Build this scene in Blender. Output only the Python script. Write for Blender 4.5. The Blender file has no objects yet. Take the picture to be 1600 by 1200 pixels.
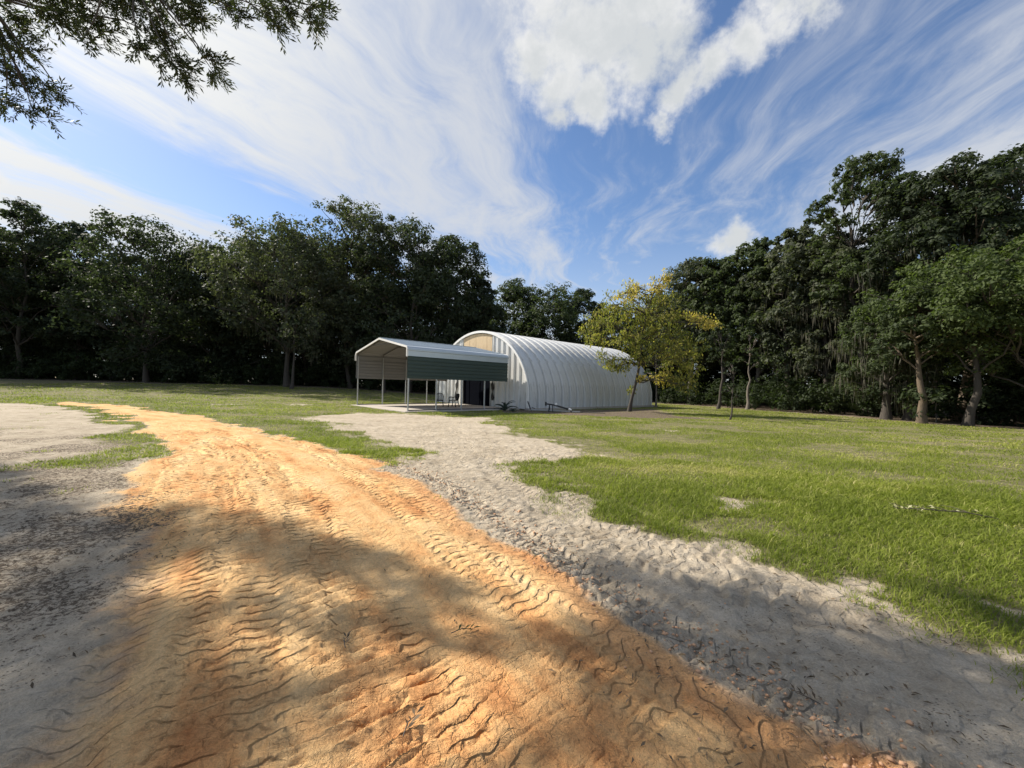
import bpy, math, random
import numpy as np
from mathutils import Vector, Matrix

S = bpy.context.scene
COL = S.collection

# ------------------------------------------------------------------ camera, light, exposure
CAM_F, CAM_ROLL, CAM_HZ, CAM_H = 631.0, math.radians(1.3), 604.5, 1.5
cam_data = bpy.data.cameras.new('camera')
cam = bpy.data.objects.new('camera', cam_data)
COL.objects.link(cam)
cam_data.sensor_width = 36.0
cam_data.lens = 36.0 * CAM_F / 1600.0
cam_data.clip_start = 0.05
cam_data.clip_end = 3000.0
PITCH = math.atan((CAM_HZ - 600.0) / CAM_F)
cam.matrix_world = (Matrix.Translation((0, 0, CAM_H)) @ Matrix.Rotation(math.radians(90) + PITCH, 4, 'X')
                    @ Matrix.Rotation(CAM_ROLL, 4, 'Z'))
S.camera = cam
CM = cam.matrix_world.to_3x3()

S.view_settings.view_transform = 'Standard'
S.view_settings.look = 'None'
S.view_settings.gamma = 1.0
S.view_settings.use_curve_mapping = False
S.view_settings.exposure = 0.62
S.render.engine = 'CYCLES'

SUN_H = np.array([-0.90, 0.43]); SUN_H = SUN_H / np.linalg.norm(SUN_H)
SUN_EL = math.radians(40.0)
SUN = Vector((SUN_H[0] * math.cos(SUN_EL), SUN_H[1] * math.cos(SUN_EL), math.sin(SUN_EL)))
sun_data = bpy.data.lights.new('sun', 'SUN')
sun_data.energy = 5.0
sun_data.angle = math.radians(0.6)
sun_data.color = (1.0, 0.93, 0.82)
sun = bpy.data.objects.new('sun', sun_data)
COL.objects.link(sun)
sun.rotation_euler = SUN.to_track_quat('Z', 'Y').to_euler()
sun.location = (0, 0, 50)
SKY_STRENGTH = 0.088


def pix_dir(px, py):
    v = CM @ Vector((px - 800.0, 600.0 - py, -CAM_F))
    return v.normalized()


# ------------------------------------------------------------------ small node language
class NT:
    def __init__(self, tree):
        self.t = tree
        self.n = tree.nodes
        self.l = tree.links

    def put(self, sock, v):
        if v is None:
            return
        if isinstance(v, bpy.types.NodeSocket):
            self.l.new(v, sock)
        elif isinstance(v, (tuple, list)) and len(v) == 3 and sock.type == 'RGBA':
            sock.default_value = (*v, 1)
        else:
            sock.default_value = v

    def node(self, kind, ins=None, **props):
        nd = self.n.new(kind)
        for k, v in props.items():
            setattr(nd, k, v)
        for k, v in (ins or {}).items():
            self.put(nd.inputs[k], v)
        return nd

    def m(self, op, a, b=None, c=None, clamp=False):
        nd = self.n.new('ShaderNodeMath')
        nd.operation = op
        nd.use_clamp = clamp
        for i, v in enumerate((a, b, c)):
            if v is not None:
                self.put(nd.inputs[i], v)
        return nd.outputs[0]

    def vm(self, op, a, b=None, out=0):
        nd = self.n.new('ShaderNodeVectorMath')
        nd.operation = op
        self.put(nd.inputs[0], a)
        if b is not None:
            if op == 'SCALE':
                self.put(nd.inputs['Scale'], b)
            else:
                self.put(nd.inputs[1], b)
        return nd.outputs[out]

    def noise(self, vec, scale, detail=3.0, rough=0.55, dist=0.0, col=False):
        nd = self.node('ShaderNodeTexNoise', {'Vector': vec, 'Scale': scale, 'Detail': detail,
                                              'Roughness': rough, 'Distortion': dist})
        return nd.outputs['Color' if col else 'Fac']

    def mix(self, f, a, b, mode='MIX'):
        nd = self.n.new('ShaderNodeMix')
        nd.data_type = 'RGBA'
        nd.blend_type = mode
        self.put(nd.inputs[0], f)
        self.put(nd.inputs[6], a)
        self.put(nd.inputs[7], b)
        return nd.outputs[2]

    def ss(self, v, lo, hi, a=0.0, b=1.0):
        nd = self.node('ShaderNodeMapRange', {'Value': v, 'From Min': lo, 'From Max': hi, 'To Min': a, 'To Max': b})
        nd.interpolation_type = 'SMOOTHSTEP'
        return nd.outputs[0]

    def ramp(self, v, pts):
        nd = self.n.new('ShaderNodeValToRGB')
        self.put(nd.inputs[0], v)
        el = nd.color_ramp.elements
        while len(el) < len(pts):
            el.new(0.5)
        for e, (p, c) in zip(el, pts):
            e.position = p
            e.color = (c, c, c, 1) if not isinstance(c, tuple) else (*c, 1)
        return nd.outputs[0]


# ------------------------------------------------------------------ sky
world = bpy.data.worlds.new('World')
S.world = world
world.use_nodes = True
w = NT(world.node_tree)
w.n.clear()
d = w.node('ShaderNodeTexCoord').outputs['Generated']
sky = w.node('ShaderNodeTexSky')
sky.sky_type = 'NISHITA'
sky.sun_disc = False
sky.sun_elevation = SUN_EL
sky.sun_rotation = math.atan2(SUN.x, SUN.y)
sky.air_density = 1.0
sky.dust_density = 0.25
sky.ozone_density = 2.2
sep = w.node('ShaderNodeSeparateXYZ', {0: d})
dz = w.m('MAXIMUM', sep.outputs[2], 0.0)
VA = math.atan2(930 - 800, CAM_F)
ca, sa = math.cos(VA), math.sin(VA)
au = w.m('SUBTRACT', w.m('MULTIPLY', sep.outputs[0], ca), w.m('MULTIPLY', sep.outputs[1], sa))
av = w.m('ADD', w.m('MULTIPLY', sep.outputs[0], sa), w.m('MULTIPLY', sep.outputs[1], ca))
zz = w.m('ADD', dz, 0.025)
u = w.m('DIVIDE', au, zz)
v = w.m('DIVIDE', av, zz)
pl = w.node('ShaderNodeCombineXYZ', {0: u, 1: v, 2: 0.0}).outputs[0]
warp = w.vm('SUBTRACT', w.noise(pl, 0.55, 3, 0.5, col=True), (0.5, 0.5, 0.5))
pw = w.vm('ADD', pl, w.vm('SCALE', warp, 0.85))
st = w.vm('MULTIPLY', pw, (1.0, 0.30, 1.0))
n1 = w.noise(st, 1.5, 7, 0.60)
st2 = w.vm('MULTIPLY', w.vm('ADD', pl, w.vm('SCALE', warp, 1.6)), (1.0, 0.16, 1.0))
n2 = w.noise(st2, 5.5, 7, 0.66)
pu = w.node('ShaderNodeSeparateXYZ', {0: w.vm('ADD', pl, w.vm('SCALE', warp, 0.35))}).outputs[0]
band = w.ramp(w.m('MULTIPLY_ADD', pu, 0.1, 0.5, clamp=True), [
    (0.0, .5), (.10, .62), (.20, .78), (.26, .74), (.290, .38), (.325, .30), (.345, .5), (.365, .66), (.41, .72),
    (.455, .66), (.485, .44), (.50, .34), (.545, .36), (.575, .46), (.605, .60), (.64, .82), (.675, .66),
    (.71, .46), (.78, .50), (.86, .5), (1.0, .5)][:21])
cir = w.m('ADD', w.m('MULTIPLY', n1, 0.95), w.m('MULTIPLY', n2, 0.75))
cir = w.m('ADD', cir, w.m('MULTIPLY', w.m('SUBTRACT', band, 0.5), 0.70))
cir = w.ss(cir, 0.66, 1.16)
low = w.ss(sep.outputs[2], 0.02, 0.42, 0.55, 0.0)
cir = w.m('MAXIMUM', w.m('MULTIPLY', cir, 0.88), low)
sdot = w.m('MAXIMUM', w.vm('DOT_PRODUCT', d, tuple(SUN), out=1), 0.0)
glow = w.m('POWER', sdot, 10.0)
# heaped clouds
wd = w.vm('SUBTRACT', w.noise(d, 6.0, 6, 0.62, col=True), (0.5, 0.5, 0.5))
wd2 = w.vm('SUBTRACT', w.noise(d, 2.2, 2, 0.5, col=True), (0.5, 0.5, 0.5))
dd = w.vm('ADD', w.vm('ADD', d, w.vm('SCALE', wd, 0.13)), w.vm('SCALE', wd2, 0.05))
puffs = [(905, 60, 105), (960, 40, 110), (1010, 60, 95), (890, 115, 74), (930, 140, 52), (885, 175, 34), (845, 75, 48),
         (1000, -40, 120), (900, -30, 110), (1060, 130, 48), (1110, 95, 48), (1160, 60, 50), (1215, 25, 50), (1270, 0, 45),
         (1040, 190, 26), (1150, 368, 34), (1125, 385, 26), (-60, 300, 75), (-20, 270, 45)]
f = None
for (px, py, r) in puffs:
    c0 = pix_dir(px, py)
    rr = (pix_dir(px + r, py) - c0).length
    e = w.m('SUBTRACT', 1.0, w.m('DIVIDE', w.vm('DISTANCE', dd, tuple(c0), out=1), rr * 1.0))
    f = e if f is None else w.m('MAXIMUM', f, e)
fine = w.noise(d, 14.0, 7, 0.62)
cum = w.ss(w.m('ADD', f, w.m('MULTIPLY', w.m('SUBTRACT', fine, 0.5), 2.1)), -0.22, 0.72)
core = w.ss(w.m('ADD', f, w.m('MULTIPLY', w.m('SUBTRACT', w.noise(dd, 7.5, 6, 0.6), 0.5), 2.6)), 0.05, 0.95)
CB = 6.3
cumcol = w.mix(core, (CB * 1.04, CB * 1.04, CB * 1.03), (CB * .80, CB * .83, CB * .84))
circol = w.mix(glow, (CB * .80, CB * .83, CB * .88), (CB * 1.35, CB * 1.35, CB * 1.3))
skyc = w.mix(1.0, sky.outputs[0], (0.95, 1.04, 1.16), 'MULTIPLY')
c = w.mix(w.m('ADD', cir, w.m('MULTIPLY', glow, 0.5), clamp=True), skyc, circol)
c = w.mix(w.m('MULTIPLY', cum, .96), c, cumcol)
c = w.mix(w.ss(sep.outputs[2], -0.02, 0.0), (1.2, 1.3, 1.1), c)
bg = w.node('ShaderNodeBackground', {'Color': c, 'Strength': SKY_STRENGTH})
out = w.node('ShaderNodeOutputWorld', {'Surface': bg.outputs[0]})


# ------------------------------------------------------------------ numeric noise
def _hash(ix, iy, seed):
    h = (ix.astype(np.int64) * 374761393 + iy.astype(np.int64) * 668265263 + seed * 974634777) & 0xffffffff
    h = ((h ^ (h >> 13)) * 1274126177) & 0xffffffff
    h = h ^ (h >> 16)
    return (h & 0xffff) / 65535.0


def vn(x, y, seed=0):
    xi = np.floor(x); yi = np.floor(y)
    fx = x - xi; fy = y - yi
    fx = fx * fx * fx * (fx * (fx * 6 - 15) + 10); fy = fy * fy * fy * (fy * (fy * 6 - 15) + 10)
    a = _hash(xi, yi, seed); b = _hash(xi + 1, yi, seed)
    c_ = _hash(xi, yi + 1, seed); d_ = _hash(xi + 1, yi + 1, seed)
    return (a + (b - a) * fx) * (1 - fy) + (c_ + (d_ - c_) * fx) * fy


def fbm(x, y, seed=0, octv=4, g=0.5):
    s = 0.0; a = 1.0; t = 0.0
    for i in range(octv):
        s = s + a * vn(x * 2 ** i + 17.3 * i, y * 2 ** i - 9.1 * i, seed + i)
        t += a; a *= g
    return s / t


def sst(x, a, b):
    t = np.clip((x - a) / (b - a), 0, 1)
    return t * t * (3 - 2 * t)


# ------------------------------------------------------------------ terrain layout
def base_z(x, y):
    x = np.asarray(x, float); y = np.asarray(y, float)
    z = -0.004 * np.clip(x, -80, 80)
    z = z + 0.95 * sst(y, 24, 52) * sst(-x, -4, 26)
    far = sst(np.hypot(x, y), 6, 20)
    return z + far * 0.05 * (fbm(x * .12, y * .12, 5, 3) - .5)


def G(px, py):
    dr = pix_dir(px, py)
    z = 0.0
    for _ in range(12):
        t = (z - CAM_H) / dr.z
        x, y = dr.x * t, dr.y * t
        z = float(base_z(x, y))
    return (x, y)


def at(px, Y):
    """world X of picture column px at depth Y near the horizon"""
    dr = pix_dir(px, CAM_HZ + (px - 800) * math.tan(CAM_ROLL))
    return dr.x / dr.y * Y


def sdf(poly, X, Y):
    """signed distance to polygon, positive inside"""
    P = np.array(poly, float)
    n = len(P)
    dmin = np.full(X.shape, 1e9)
    ins = np.zeros(X.shape, bool)
    for i in range(n):
        ax, ay = P[i]; bx, by = P[(i + 1) % n]
        ex, ey = bx - ax, by - ay
        t = np.clip(((X - ax) * ex + (Y - ay) * ey) / (ex * ex + ey * ey + 1e-12), 0, 1)
        dmin = np.minimum(dmin, np.hypot(X - ax - t * ex, Y - ay - t * ey))
        cond = ((ay > Y) != (by > Y))
        xin = (bx - ax) * (Y - ay) / (by - ay + 1e-12) + ax
        ins ^= cond & (X < xin)
    return np.where(ins, dmin, -dmin)


def chain(pts, step):
    P = np.array(pts, float)
    # smooth with Catmull-Rom
    outp = []
    Q = np.vstack([2 * P[0] - P[1], P, 2 * P[-1] - P[-2]])
    for i in range(1, len(Q) - 2):
        n = max(2, int(np.hypot(*(Q[i + 1] - Q[i])) / step))
        for k in range(n):
            t = k / n
            outp.append(0.5 * ((2 * Q[i]) + (-Q[i - 1] + Q[i + 1]) * t + (2 * Q[i - 1] - 5 * Q[i] + 4 * Q[i + 1] - Q[i + 2]) * t * t
                               + (-Q[i - 1] + 3 * Q[i] - 3 * Q[i + 1] + Q[i + 2]) * t ** 3))
    outp.append(P[-1])
    return np.array(outp)


def path_coords(C, X, Y):
    """distance along and signed distance across a curve"""
    seg = np.hypot(*(C[1:] - C[:-1]).T)
    s0 = np.concatenate([[0], np.cumsum(seg)])
    best = np.full(X.shape, 1e9); S_ = np.zeros(X.shape); T_ = np.zeros(X.shape)
    for i in range(len(C) - 1):
        ax, ay = C[i]; ex, ey = C[i + 1] - C[i]
        L = seg[i]
        t = np.clip(((X - ax) * ex + (Y - ay) * ey) / (L * L), 0, 1)
        dx = X - ax - t * ex; dy = Y - ay - t * ey
        dist = np.hypot(dx, dy)
        m = dist < best
        best = np.where(m, dist, best)
        S_ = np.where(m, s0[i] + t * L, S_)
        T_ = np.where(m, np.sign(ex * dy - ey * dx) * dist, T_)
    return S_, T_


R_EDGE = [(1400, 1190), (1250, 1130), (1130, 1070), (1040, 1010), (950, 955), (860, 895), (760, 835), (700, 785),
          (640, 745), (560, 714), (450, 687), (360, 664), (270, 645), (190, 634), (110, 628)]
L_EDGE = [(85, 631), (150, 638), (210, 658), (240, 685), (245, 715), (215, 742), (185, 765), (192, 800), (205, 840),
          (215, 900), (215, 960), (190, 1040), (150, 1120)]
ORANGE = [G(*p) for p in R_EDGE] + [G(*p) for p in L_EDGE] + [(-1.5, 0.8), (-1.5, -3), (-0.8, -9), (3.2, -9), (2.6, -3), (2.1, 0.4)]
GREY_R = [G(*p) for p in [(470, 652), (560, 645), (640, 648), (750, 652), (800, 678), (850, 686), (935, 711), (870, 719),
                          (790, 724), (835, 757), (900, 797), (1000, 827), (1100, 852), (1200, 882), (1260, 907), (1400, 950),
                          (1500, 990), (1600, 1035), (1850, 1180)]] + [(5.2, -3), (5, -9), (2, -9), (1.5, -3)] + \
    [G(*p) for p in [(1250, 1160), (1100, 1090), (900, 980), (800, 900), (700, 830), (620, 760), (600, 722), (670, 707), (570, 682), (530, 664)]]
GREY_L = [G(*p) for p in [(-420, 625), (-200, 628), (0, 629), (80, 634), (150, 646), (175, 655), (230, 700), (260, 740), (320, 800), (300, 900), (200, 1000)]] + \
    [(-1.2, 1), (-1.2, -9), (-14, -9), (-26, 4)]
GRASS_L = [G(*p) for p in [(60, 629), (160, 638), (205, 656), (242, 684), (236, 708), (190, 724), (95, 735), (125, 700), (175, 668), (150, 650)]]
MULCH = [G(*p) for p in [(790, 641), (1018, 639), (1060, 650), (1120, 655), (1040, 654), (940, 651), (850, 647), (790, 644)]]
BARE = [(G(1148, 786), .48), (G(1050, 673), .5), (G(925, 760), .22), (G(1330, 905), .25), (G(1215, 903), .2), (G(1560, 948), .2),
        (G(350, 632), 1.2), (G(470, 632), 1.2), (G(620, 647), 1.0)]
FOREST = [(-90, 40), (-70, 44), (-46, 46), (-30, 47), (-16, 46), (-7, 45), (2, 52), (8, 56), (15, 52), (20, 44), (22.5, 36), (23.6, 30),
          (24.2, 26), (25.5, 22), (29, 17), (40, 10), (120, 0), (200, 300), (-200, 300)]
CENTER = chain([(2.2, -8), (1.3, -2), (0.45, 0.9)] + [G(*p) for p in [(720, 1100), (620, 950), (540, 830), (470, 745), (400, 695), (300, 658), (190, 640), (110, 630)]], .35)
EDGE_T = chain([(2.6, -8), (2.1, -2), (1.75, 0.9)] + [G(*p) for p in [(1270, 1120), (1080, 1010), (960, 930), (860, 865), (760, 800), (690, 755), (600, 718)]], .25)
SAND_T = chain([(4.4, -8), (3.7, -1), G(1560, 1130), G(1330, 1010), G(1130, 920), G(960, 850), G(830, 790), G(740, 735), G(700, 700), G(690, 670), G(680, 652)], .3)
SAND_T2 = chain([G(1240, 950), G(1000, 870), G(900, 835), G(800, 765), G(760, 715), G(790, 700), G(860, 702), G(930, 712)], .3)


def masks(x, y):
    x = np.asarray(x, float); y = np.asarray(y, float)
    r = np.hypot(x, y)
    k = np.clip(r * .06, .15, .8)
    wx = x + (fbm(x * .9, y * .9, 11, 5, .6) - .5) * k * 2.2
    wy = y + (fbm(x * .9, y * .9, 23, 5, .6) - .5) * k * 2.2
    so = sdf(ORANGE, wx, wy)
    sgr = sdf(GREY_R, wx, wy)
    sgl = sdf(GREY_L, wx, wy)
    sg_l = sdf(GRASS_L, wx, wy)
    wl = sst(-x, .4, 1.5) * sst(-y, -6.0, -3.5)
    orange = sst(so - wl * .0, -.20 - .35 * wl, .20 + .35 * wl)
    # grey fines drift over the left rim of the orange
    sand = np.maximum(sst(sgr, -.10, .18), sst(sgl, -.1, .25))
    grass = 1 - np.maximum(orange, sand)
    tuft = sst(fbm(x * 1.3, y * 1.3, 31, 4), .50, .62)
    grass = np.maximum(grass, sst(sg_l, -.15, .25) * (1 - orange * sst(so, .0, .3)) * (.5 + .5 * tuft))
    # loose tufts over the left sand
    left = sst(sgl, .1, .6) * sst(y, 3.0, 6.0)
    grass = np.maximum(grass, left * sst(fbm(x * .9 + 7, y * .9, 41, 4), .62, .74) * .4)
    sgb = np.minimum(np.abs(sgr), 9)
    rim = (sgr > -1.2) & (sgr < .5)
    grass = np.where(rim, np.maximum(grass * (1 - .8 * sst(sgr, -1.2, .1) * sst(fbm(x * 2.3, y * 2.3, 51, 4), .44, .62)),
                                     sst(-sgr, -.5, .1) * sst(fbm(x * 1.9, y * 1.9, 57, 4), .52, .66) * .6), grass)
    grass = grass * (1 - orange)
    for (cx, cy), rr in BARE:
        q = np.hypot((x - cx), (y - cy) * .8) / rr + (fbm(x * 2.5, y * 2.5, 61, 3) - .5) * 1.2
        grass = grass * (1 - .72 * sst(-q, -1.05, -.4) * sst(fbm(x * 5, y * 5, 63, 3), .3, .55))
    mul = sst(sdf(MULCH, wx, wy), -.2, .25)
    grass = grass * (1 - mul * .8)
    sf = sdf(FOREST, x + (fbm(x * .3, y * .3, 71, 3) - .5) * 4, y + (fbm(x * .3, y * .3, 77, 3) - .5) * 4)
    forest = sst(sf, -1.0, 1.2)
    grass = grass * (1 - .97 * forest)
    litter = np.maximum(mul, forest)
    litter = np.maximum(litter, .62 * sst(sgl, .0, .5) * sst(y, 1.6, 2.8) * sst(-y, -16, -8) * (.45 + .55 * sst(fbm(x * 1.2, y * 1.2, 81, 4), .36, .56)))
    return orange, grass, litter, so, sgr, sgl


def treads(Sx, T, centers, wave, width, seed, chev):
    h = np.zeros(Sx.shape)
    for tc, amp, ph in centers:
        q = np.abs(T - tc) / width
        win = sst(-q, -1.0, -.75)
        p = Sx / wave + ph + chev * np.abs(T - tc) / wave + .8 * vn(Sx * 1.1, T * 2.0, seed) + .35 * vn(Sx * 5, T * 6, seed + 3)
        fr = p - np.floor(p)
        prof = np.where(fr < .72, fr / .72, (1 - fr) / .28)
        br = (.35 + .65 * sst(vn(Sx * 1.3 + 3, T * 2.6, seed + 9), .15, .5)) * (.4 + .6 * sst(vn(Sx * 7, T * 9, seed + 12), .10, .4))
        h = h + amp * win * br * (prof - .5)
        h = h - amp * .22 * win
    return h


def ground_z(x, y, fine=True):
    z = base_z(x, y)
    if not fine:
        return z
    orange, grass, litter, so, sgr, sgl = MASKS_CACHE if MASKS_CACHE is not None and MASKS_CACHE[0].shape == np.shape(x) else masks(x, y)
    r = np.hypot(x, y)
    near = sst(-r, -24, -9)
    z = z + orange * .035 * sst(so, -.1, .5)
    z = z + .030 * (fbm(x * .8, y * .8, 3, 4) - .5) * sst(-r, -40, -15)
    # windrow at the right rim of the orange
    rim = np.exp(-((so - .02) / .13) ** 2) * sst(sgr, -.5, .1)
    z = z + rim * .035 * (fbm(x * 2, y * 2, 15, 3))
    Sx, T = path_coords(CENTER, x, y)
    z = z + orange * near * treads(Sx, T, [(-.75, .020, .4), (.28, .036, .3), (.92, .032, .6), (1.6, .018, .2)], .105, .30, 101, .12)
    Se, Te = path_coords(EDGE_T, x, y)
    z = z + near * (1 - grass) * treads(Se, Te, [(0.0, .036, .2)], .095, .18, 131, .15)
    Ss, Ts = path_coords(SAND_T, x, y)
    z = z + near * (1 - orange) * (1 - grass) * treads(Ss, Ts, [(-.55, .018, 0), (0.45, .020, .3), (1.1, .012, .3)], .13, .22, 151, .4)
    S2, T2 = path_coords(SAND_T2, x, y)
    z = z + sst(-r, -30, -14) * (1 - orange) * (1 - grass) * treads(S2, T2, [(0, .04, 0), (-.8, .034, .5)], .15, .26, 171, .3)
    wv = vn(Sx * 1.7, T * 1.3, 201) * 1.5
    ck = fbm(Sx * 8.5 + wv, T * 2.2 + wv, 205, 3, .55)
    cm = sst(fbm(x * 1.1, y * 1.1, 209, 3), .36, .56)
    z = z - near * orange * cm * .008 * (1 - sst(np.abs(ck - .5), .012, .05))
    grit = (1 - grass) * near
    z = z + grit * (.050 * (fbm(x * 4, y * 4, 81, 3, .6) - .5) + .036 * (fbm(x * 13, y * 13, 85, 2) - .5)) * (.72 - .30 * orange)
    # cloven dents in the sand
    q = vn(x * 5.5, y * 5.5, 91)
    z = z - grit * (1 - orange) * .016 * sst(q, .68, .9)
    clod = fbm(x * 9, y * 9, 95, 2)
    z = z + near * .018 * sst(clod, .62, .78) * np.exp(-(so / .28) ** 2)
    return z


# ------------------------------------------------------------------ mesh helpers
def np_mesh(name, V, F, mats, parent=None, loc=None, attrs=None, mat_idx=None, smooth=False):
    """V (n,3); F (m,k) with one face size"""
    me = bpy.data.meshes.new(name)
    V = np.asarray(V, np.float32); F = np.asarray(F, np.int32)
    k = F.shape[1]
    me.vertices.add(len(V)); me.vertices.foreach_set('co', V.ravel())
    me.loops.add(F.size); me.loops.foreach_set('vertex_index', F.ravel())
    me.polygons.add(len(F))
    me.polygons.foreach_set('loop_start', np.arange(0, F.size, k, dtype=np.int32))
    if mat_idx is not None:
        me.polygons.foreach_set('material_index', np.asarray(mat_idx, np.int32))
    for m_ in (mats if isinstance(mats, (list, tuple)) else [mats]):
        me.materials.append(m_)
    for nm, (dom, arr) in (attrs or {}).items():
        arr = np.asarray(arr, np.float32)
        if arr.ndim == 1:
            a = me.attributes.new(nm, 'FLOAT', dom); a.data.foreach_set('value', arr)
        else:
            a = me.attributes.new(nm, 'FLOAT_COLOR', dom); a.data.foreach_set('color', arr.ravel())
    me.update(calc_edges=True)
    if smooth:
        me.polygons.foreach_set('use_smooth', np.ones(len(F), bool))
    o = bpy.data.objects.new(name, me)
    COL.objects.link(o)
    if parent is not None:
        o.parent = parent
    if loc is not None:
        o.location = loc
    return o


class MB:
    def __init__(self):
        self.v = []; self.f = []; self.mi = []; self.cur = 0

    def add(self, vs, fs, mi=None):
        b = len(self.v)
        self.v += [tuple(p) for p in vs]
        self.f += [tuple(i + b for i in q) for q in fs]
        self.mi += [self.cur if mi is None else mi] * len(fs)

    def box(self, x0, x1, y0, y1, z0, z1, M=None):
        vs = [(x, y, z) for z in (z0, z1) for (x, y) in ((x0, y0), (x1, y0), (x1, y1), (x0, y1))]
        if M is not None:
            vs = [M @ Vector(p) for p in vs]
        self.add(vs, [(3, 2, 1, 0), (4, 5, 6, 7), (0, 1, 5, 4), (1, 2, 6, 5), (2, 3, 7, 6), (3, 0, 4, 7)])

    def bar(self, a, b, wd, ht=None, up=(0, 0, 1)):
        a = Vector(a); b = Vector(b); ht = wd if ht is None else ht
        dr = (b - a); L = dr.length; dr.normalize()
        upv = Vector(up)
        if abs(dr.dot(upv)) > .98:
            upv = Vector((0, 1, 0))
        sx = dr.cross(upv).normalized(); uz = sx.cross(dr).normalized()
        M = Matrix((sx, dr, uz)).transposed().to_4x4(); M.translation = a
        self.box(-wd / 2, wd / 2, 0, L, -ht / 2, ht / 2, M)

    def tube(self, pts, rad, n=8, cap=True):
        V, F = tube_np(pts, rad, n)
        self.add([tuple(p) for p in V], [tuple(q) for q in F])
        if cap:
            b = len(self.v) - len(V)
            self.f.append(tuple(b + i for i in range(n))[::-1]); self.mi.append(self.cur)
            self.f.append(tuple(b + len(V) - n + i for i in range(n))); self.mi.append(self.cur)

    def build(self, name, mats, parent=None, loc=None, smooth=False, bevel=0):
        me = bpy.data.meshes.new(name)
        me.from_pydata(self.v, [], self.f)
        for m_ in (mats if isinstance(mats, (list, tuple)) else [mats]):
            me.materials.append(m_)
        me.polygons.foreach_set('material_index', self.mi)
        if smooth:
            me.polygons.foreach_set('use_smooth', [True] * len(self.f))
        me.update()
        o = bpy.data.objects.new(name, me)
        COL.objects.link(o)
        if parent is not None:
            o.parent = parent
        if loc is not None:
            o.location = loc
        if bevel:
            bv = o.modifiers.new('bevel', 'BEVEL'); bv.width = bevel; bv.segments = 2; bv.limit_method = 'ANGLE'
        return o


def tube_np(pts, rad, n=7):
    P = np.array([tuple(p) for p in pts], float); m_ = len(P)
    R = np.full(m_, rad) if np.isscalar(rad) else np.array(rad, float)
    T = np.gradient(P, axis=0); T /= np.linalg.norm(T, axis=1)[:, None] + 1e-9
    ref = np.array([1., 0.13, 0.07]) if abs(T[:, 2]).mean() > .6 else np.array([0.05, .1, 1.])
    A = np.cross(T, ref); A /= np.linalg.norm(A, axis=1)[:, None] + 1e-9
    B = np.cross(T, A)
    th = np.linspace(0, 2 * np.pi, n, endpoint=False)
    V = P[:, None] + R[:, None, None] * (A[:, None] * np.cos(th)[None, :, None] + B[:, None] * np.sin(th)[None, :, None])
    V = V.reshape(-1, 3)
    i = np.arange(m_ - 1)[:, None] * n; j = np.arange(n)[None, :]; j2 = (j + 1) % n
    F = np.stack([i + j, i + j2, i + n + j2, i + n + j], -1).reshape(-1, 4)
    return V, F


def tubes_mesh(tubes, n=7):
    Vs, Fs, b = [], [], 0
    for p, r in tubes:
        V, F = tube_np(p, r, n)
        Vs.append(V); Fs.append(F + b); b += len(V)
    return np.vstack(Vs), np.vstack(Fs)


def tag(o, label=None, cat=None, group=None, kind=None):
    if label: o['label'] = label
    if cat: o['category'] = cat
    if group: o['group'] = group
    if kind: o['kind'] = kind
    return o


def empty(name, loc, rz=0):
    o = bpy.data.objects.new(name, None)
    COL.objects.link(o)
    o.location = loc; o.rotation_euler = (0, 0, rz)
    o.empty_display_size = .3
    return o


def copy_tree(o, parent=None):
    c_ = o.copy(); COL.objects.link(c_)
    if parent is not None:
        c_.parent = parent
    for ch in list(o.children):
        copy_tree(ch, c_)
    return c_


# ------------------------------------------------------------------ materials
def mat(name):
    m_ = bpy.data.materials.new(name)
    m_.use_nodes = True
    nt = NT(m_.node_tree)
    nt.n.clear()
    o = nt.node('ShaderNodeOutputMaterial')
    return m_, nt, o


def simple(name, col, rough=.6, metal=0, var=.12, vs=3.0, bump=0., bs=20., spec=.5, stretch=(1, 1, 1), dirt=0., dirtcol=(.2, .17, .13)):
    m_, t, o = mat(name)
    tc = t.node('ShaderNodeTexCoord').outputs['Object']
    vv = t.vm('MULTIPLY', tc, stretch)
    n = t.noise(vv, vs, 5, .6)
    f_ = t.m('MULTIPLY_ADD', n, var * 2, 1 - var)
    base = t.mix(1.0, col, t.node('ShaderNodeCombineColor', {0: f_, 1: f_, 2: f_}).outputs[0], 'MULTIPLY')
    if dirt:
        dn = t.ss(t.noise(vv, vs * 2.3, 6, .7), .5, .72, 0, dirt)
        base = t.mix(dn, base, dirtcol)
    b = t.node('ShaderNodeBsdfPrincipled', {'Base Color': base, 'Roughness': rough, 'Metallic': metal, 'Specular IOR Level': spec})
    if bump:
        bn = t.node('ShaderNodeBump', {'Height': t.noise(vv, bs, 4, .6), 'Strength': bump, 'Distance': .02})
        t.put(b.inputs['Normal'], bn.outputs[0])
    t.put(o.inputs[0], b.outputs[0])
    return m_


def foliage(name, c1, c2, c3=None, trans=.35, rough=.55, attr='tint'):
    m_, t, o = mat(name)
    a = t.node('ShaderNodeAttribute', attribute_name=attr).outputs['Fac']
    if c3 is None:
        base = t.mix(a, c1, c2)
    else:
        base = t.ramp(a, [(0, c1), (.55, c2), (1, c3)])
    b = t.node('ShaderNodeBsdfPrincipled', {'Base Color': base, 'Roughness': rough + .1, 'Specular IOR Level': .18})
    tr = t.node('ShaderNodeBsdfTranslucent', {'Color': t.mix(1.0, base, (1.3, 1.5, .7), 'MULTIPLY')})
    mx = t.node('ShaderNodeMixShader', {0: trans, 1: b.outputs[0], 2: tr.outputs[0]})
    t.put(o.inputs[0], mx.outputs[0])
    return m_


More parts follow.
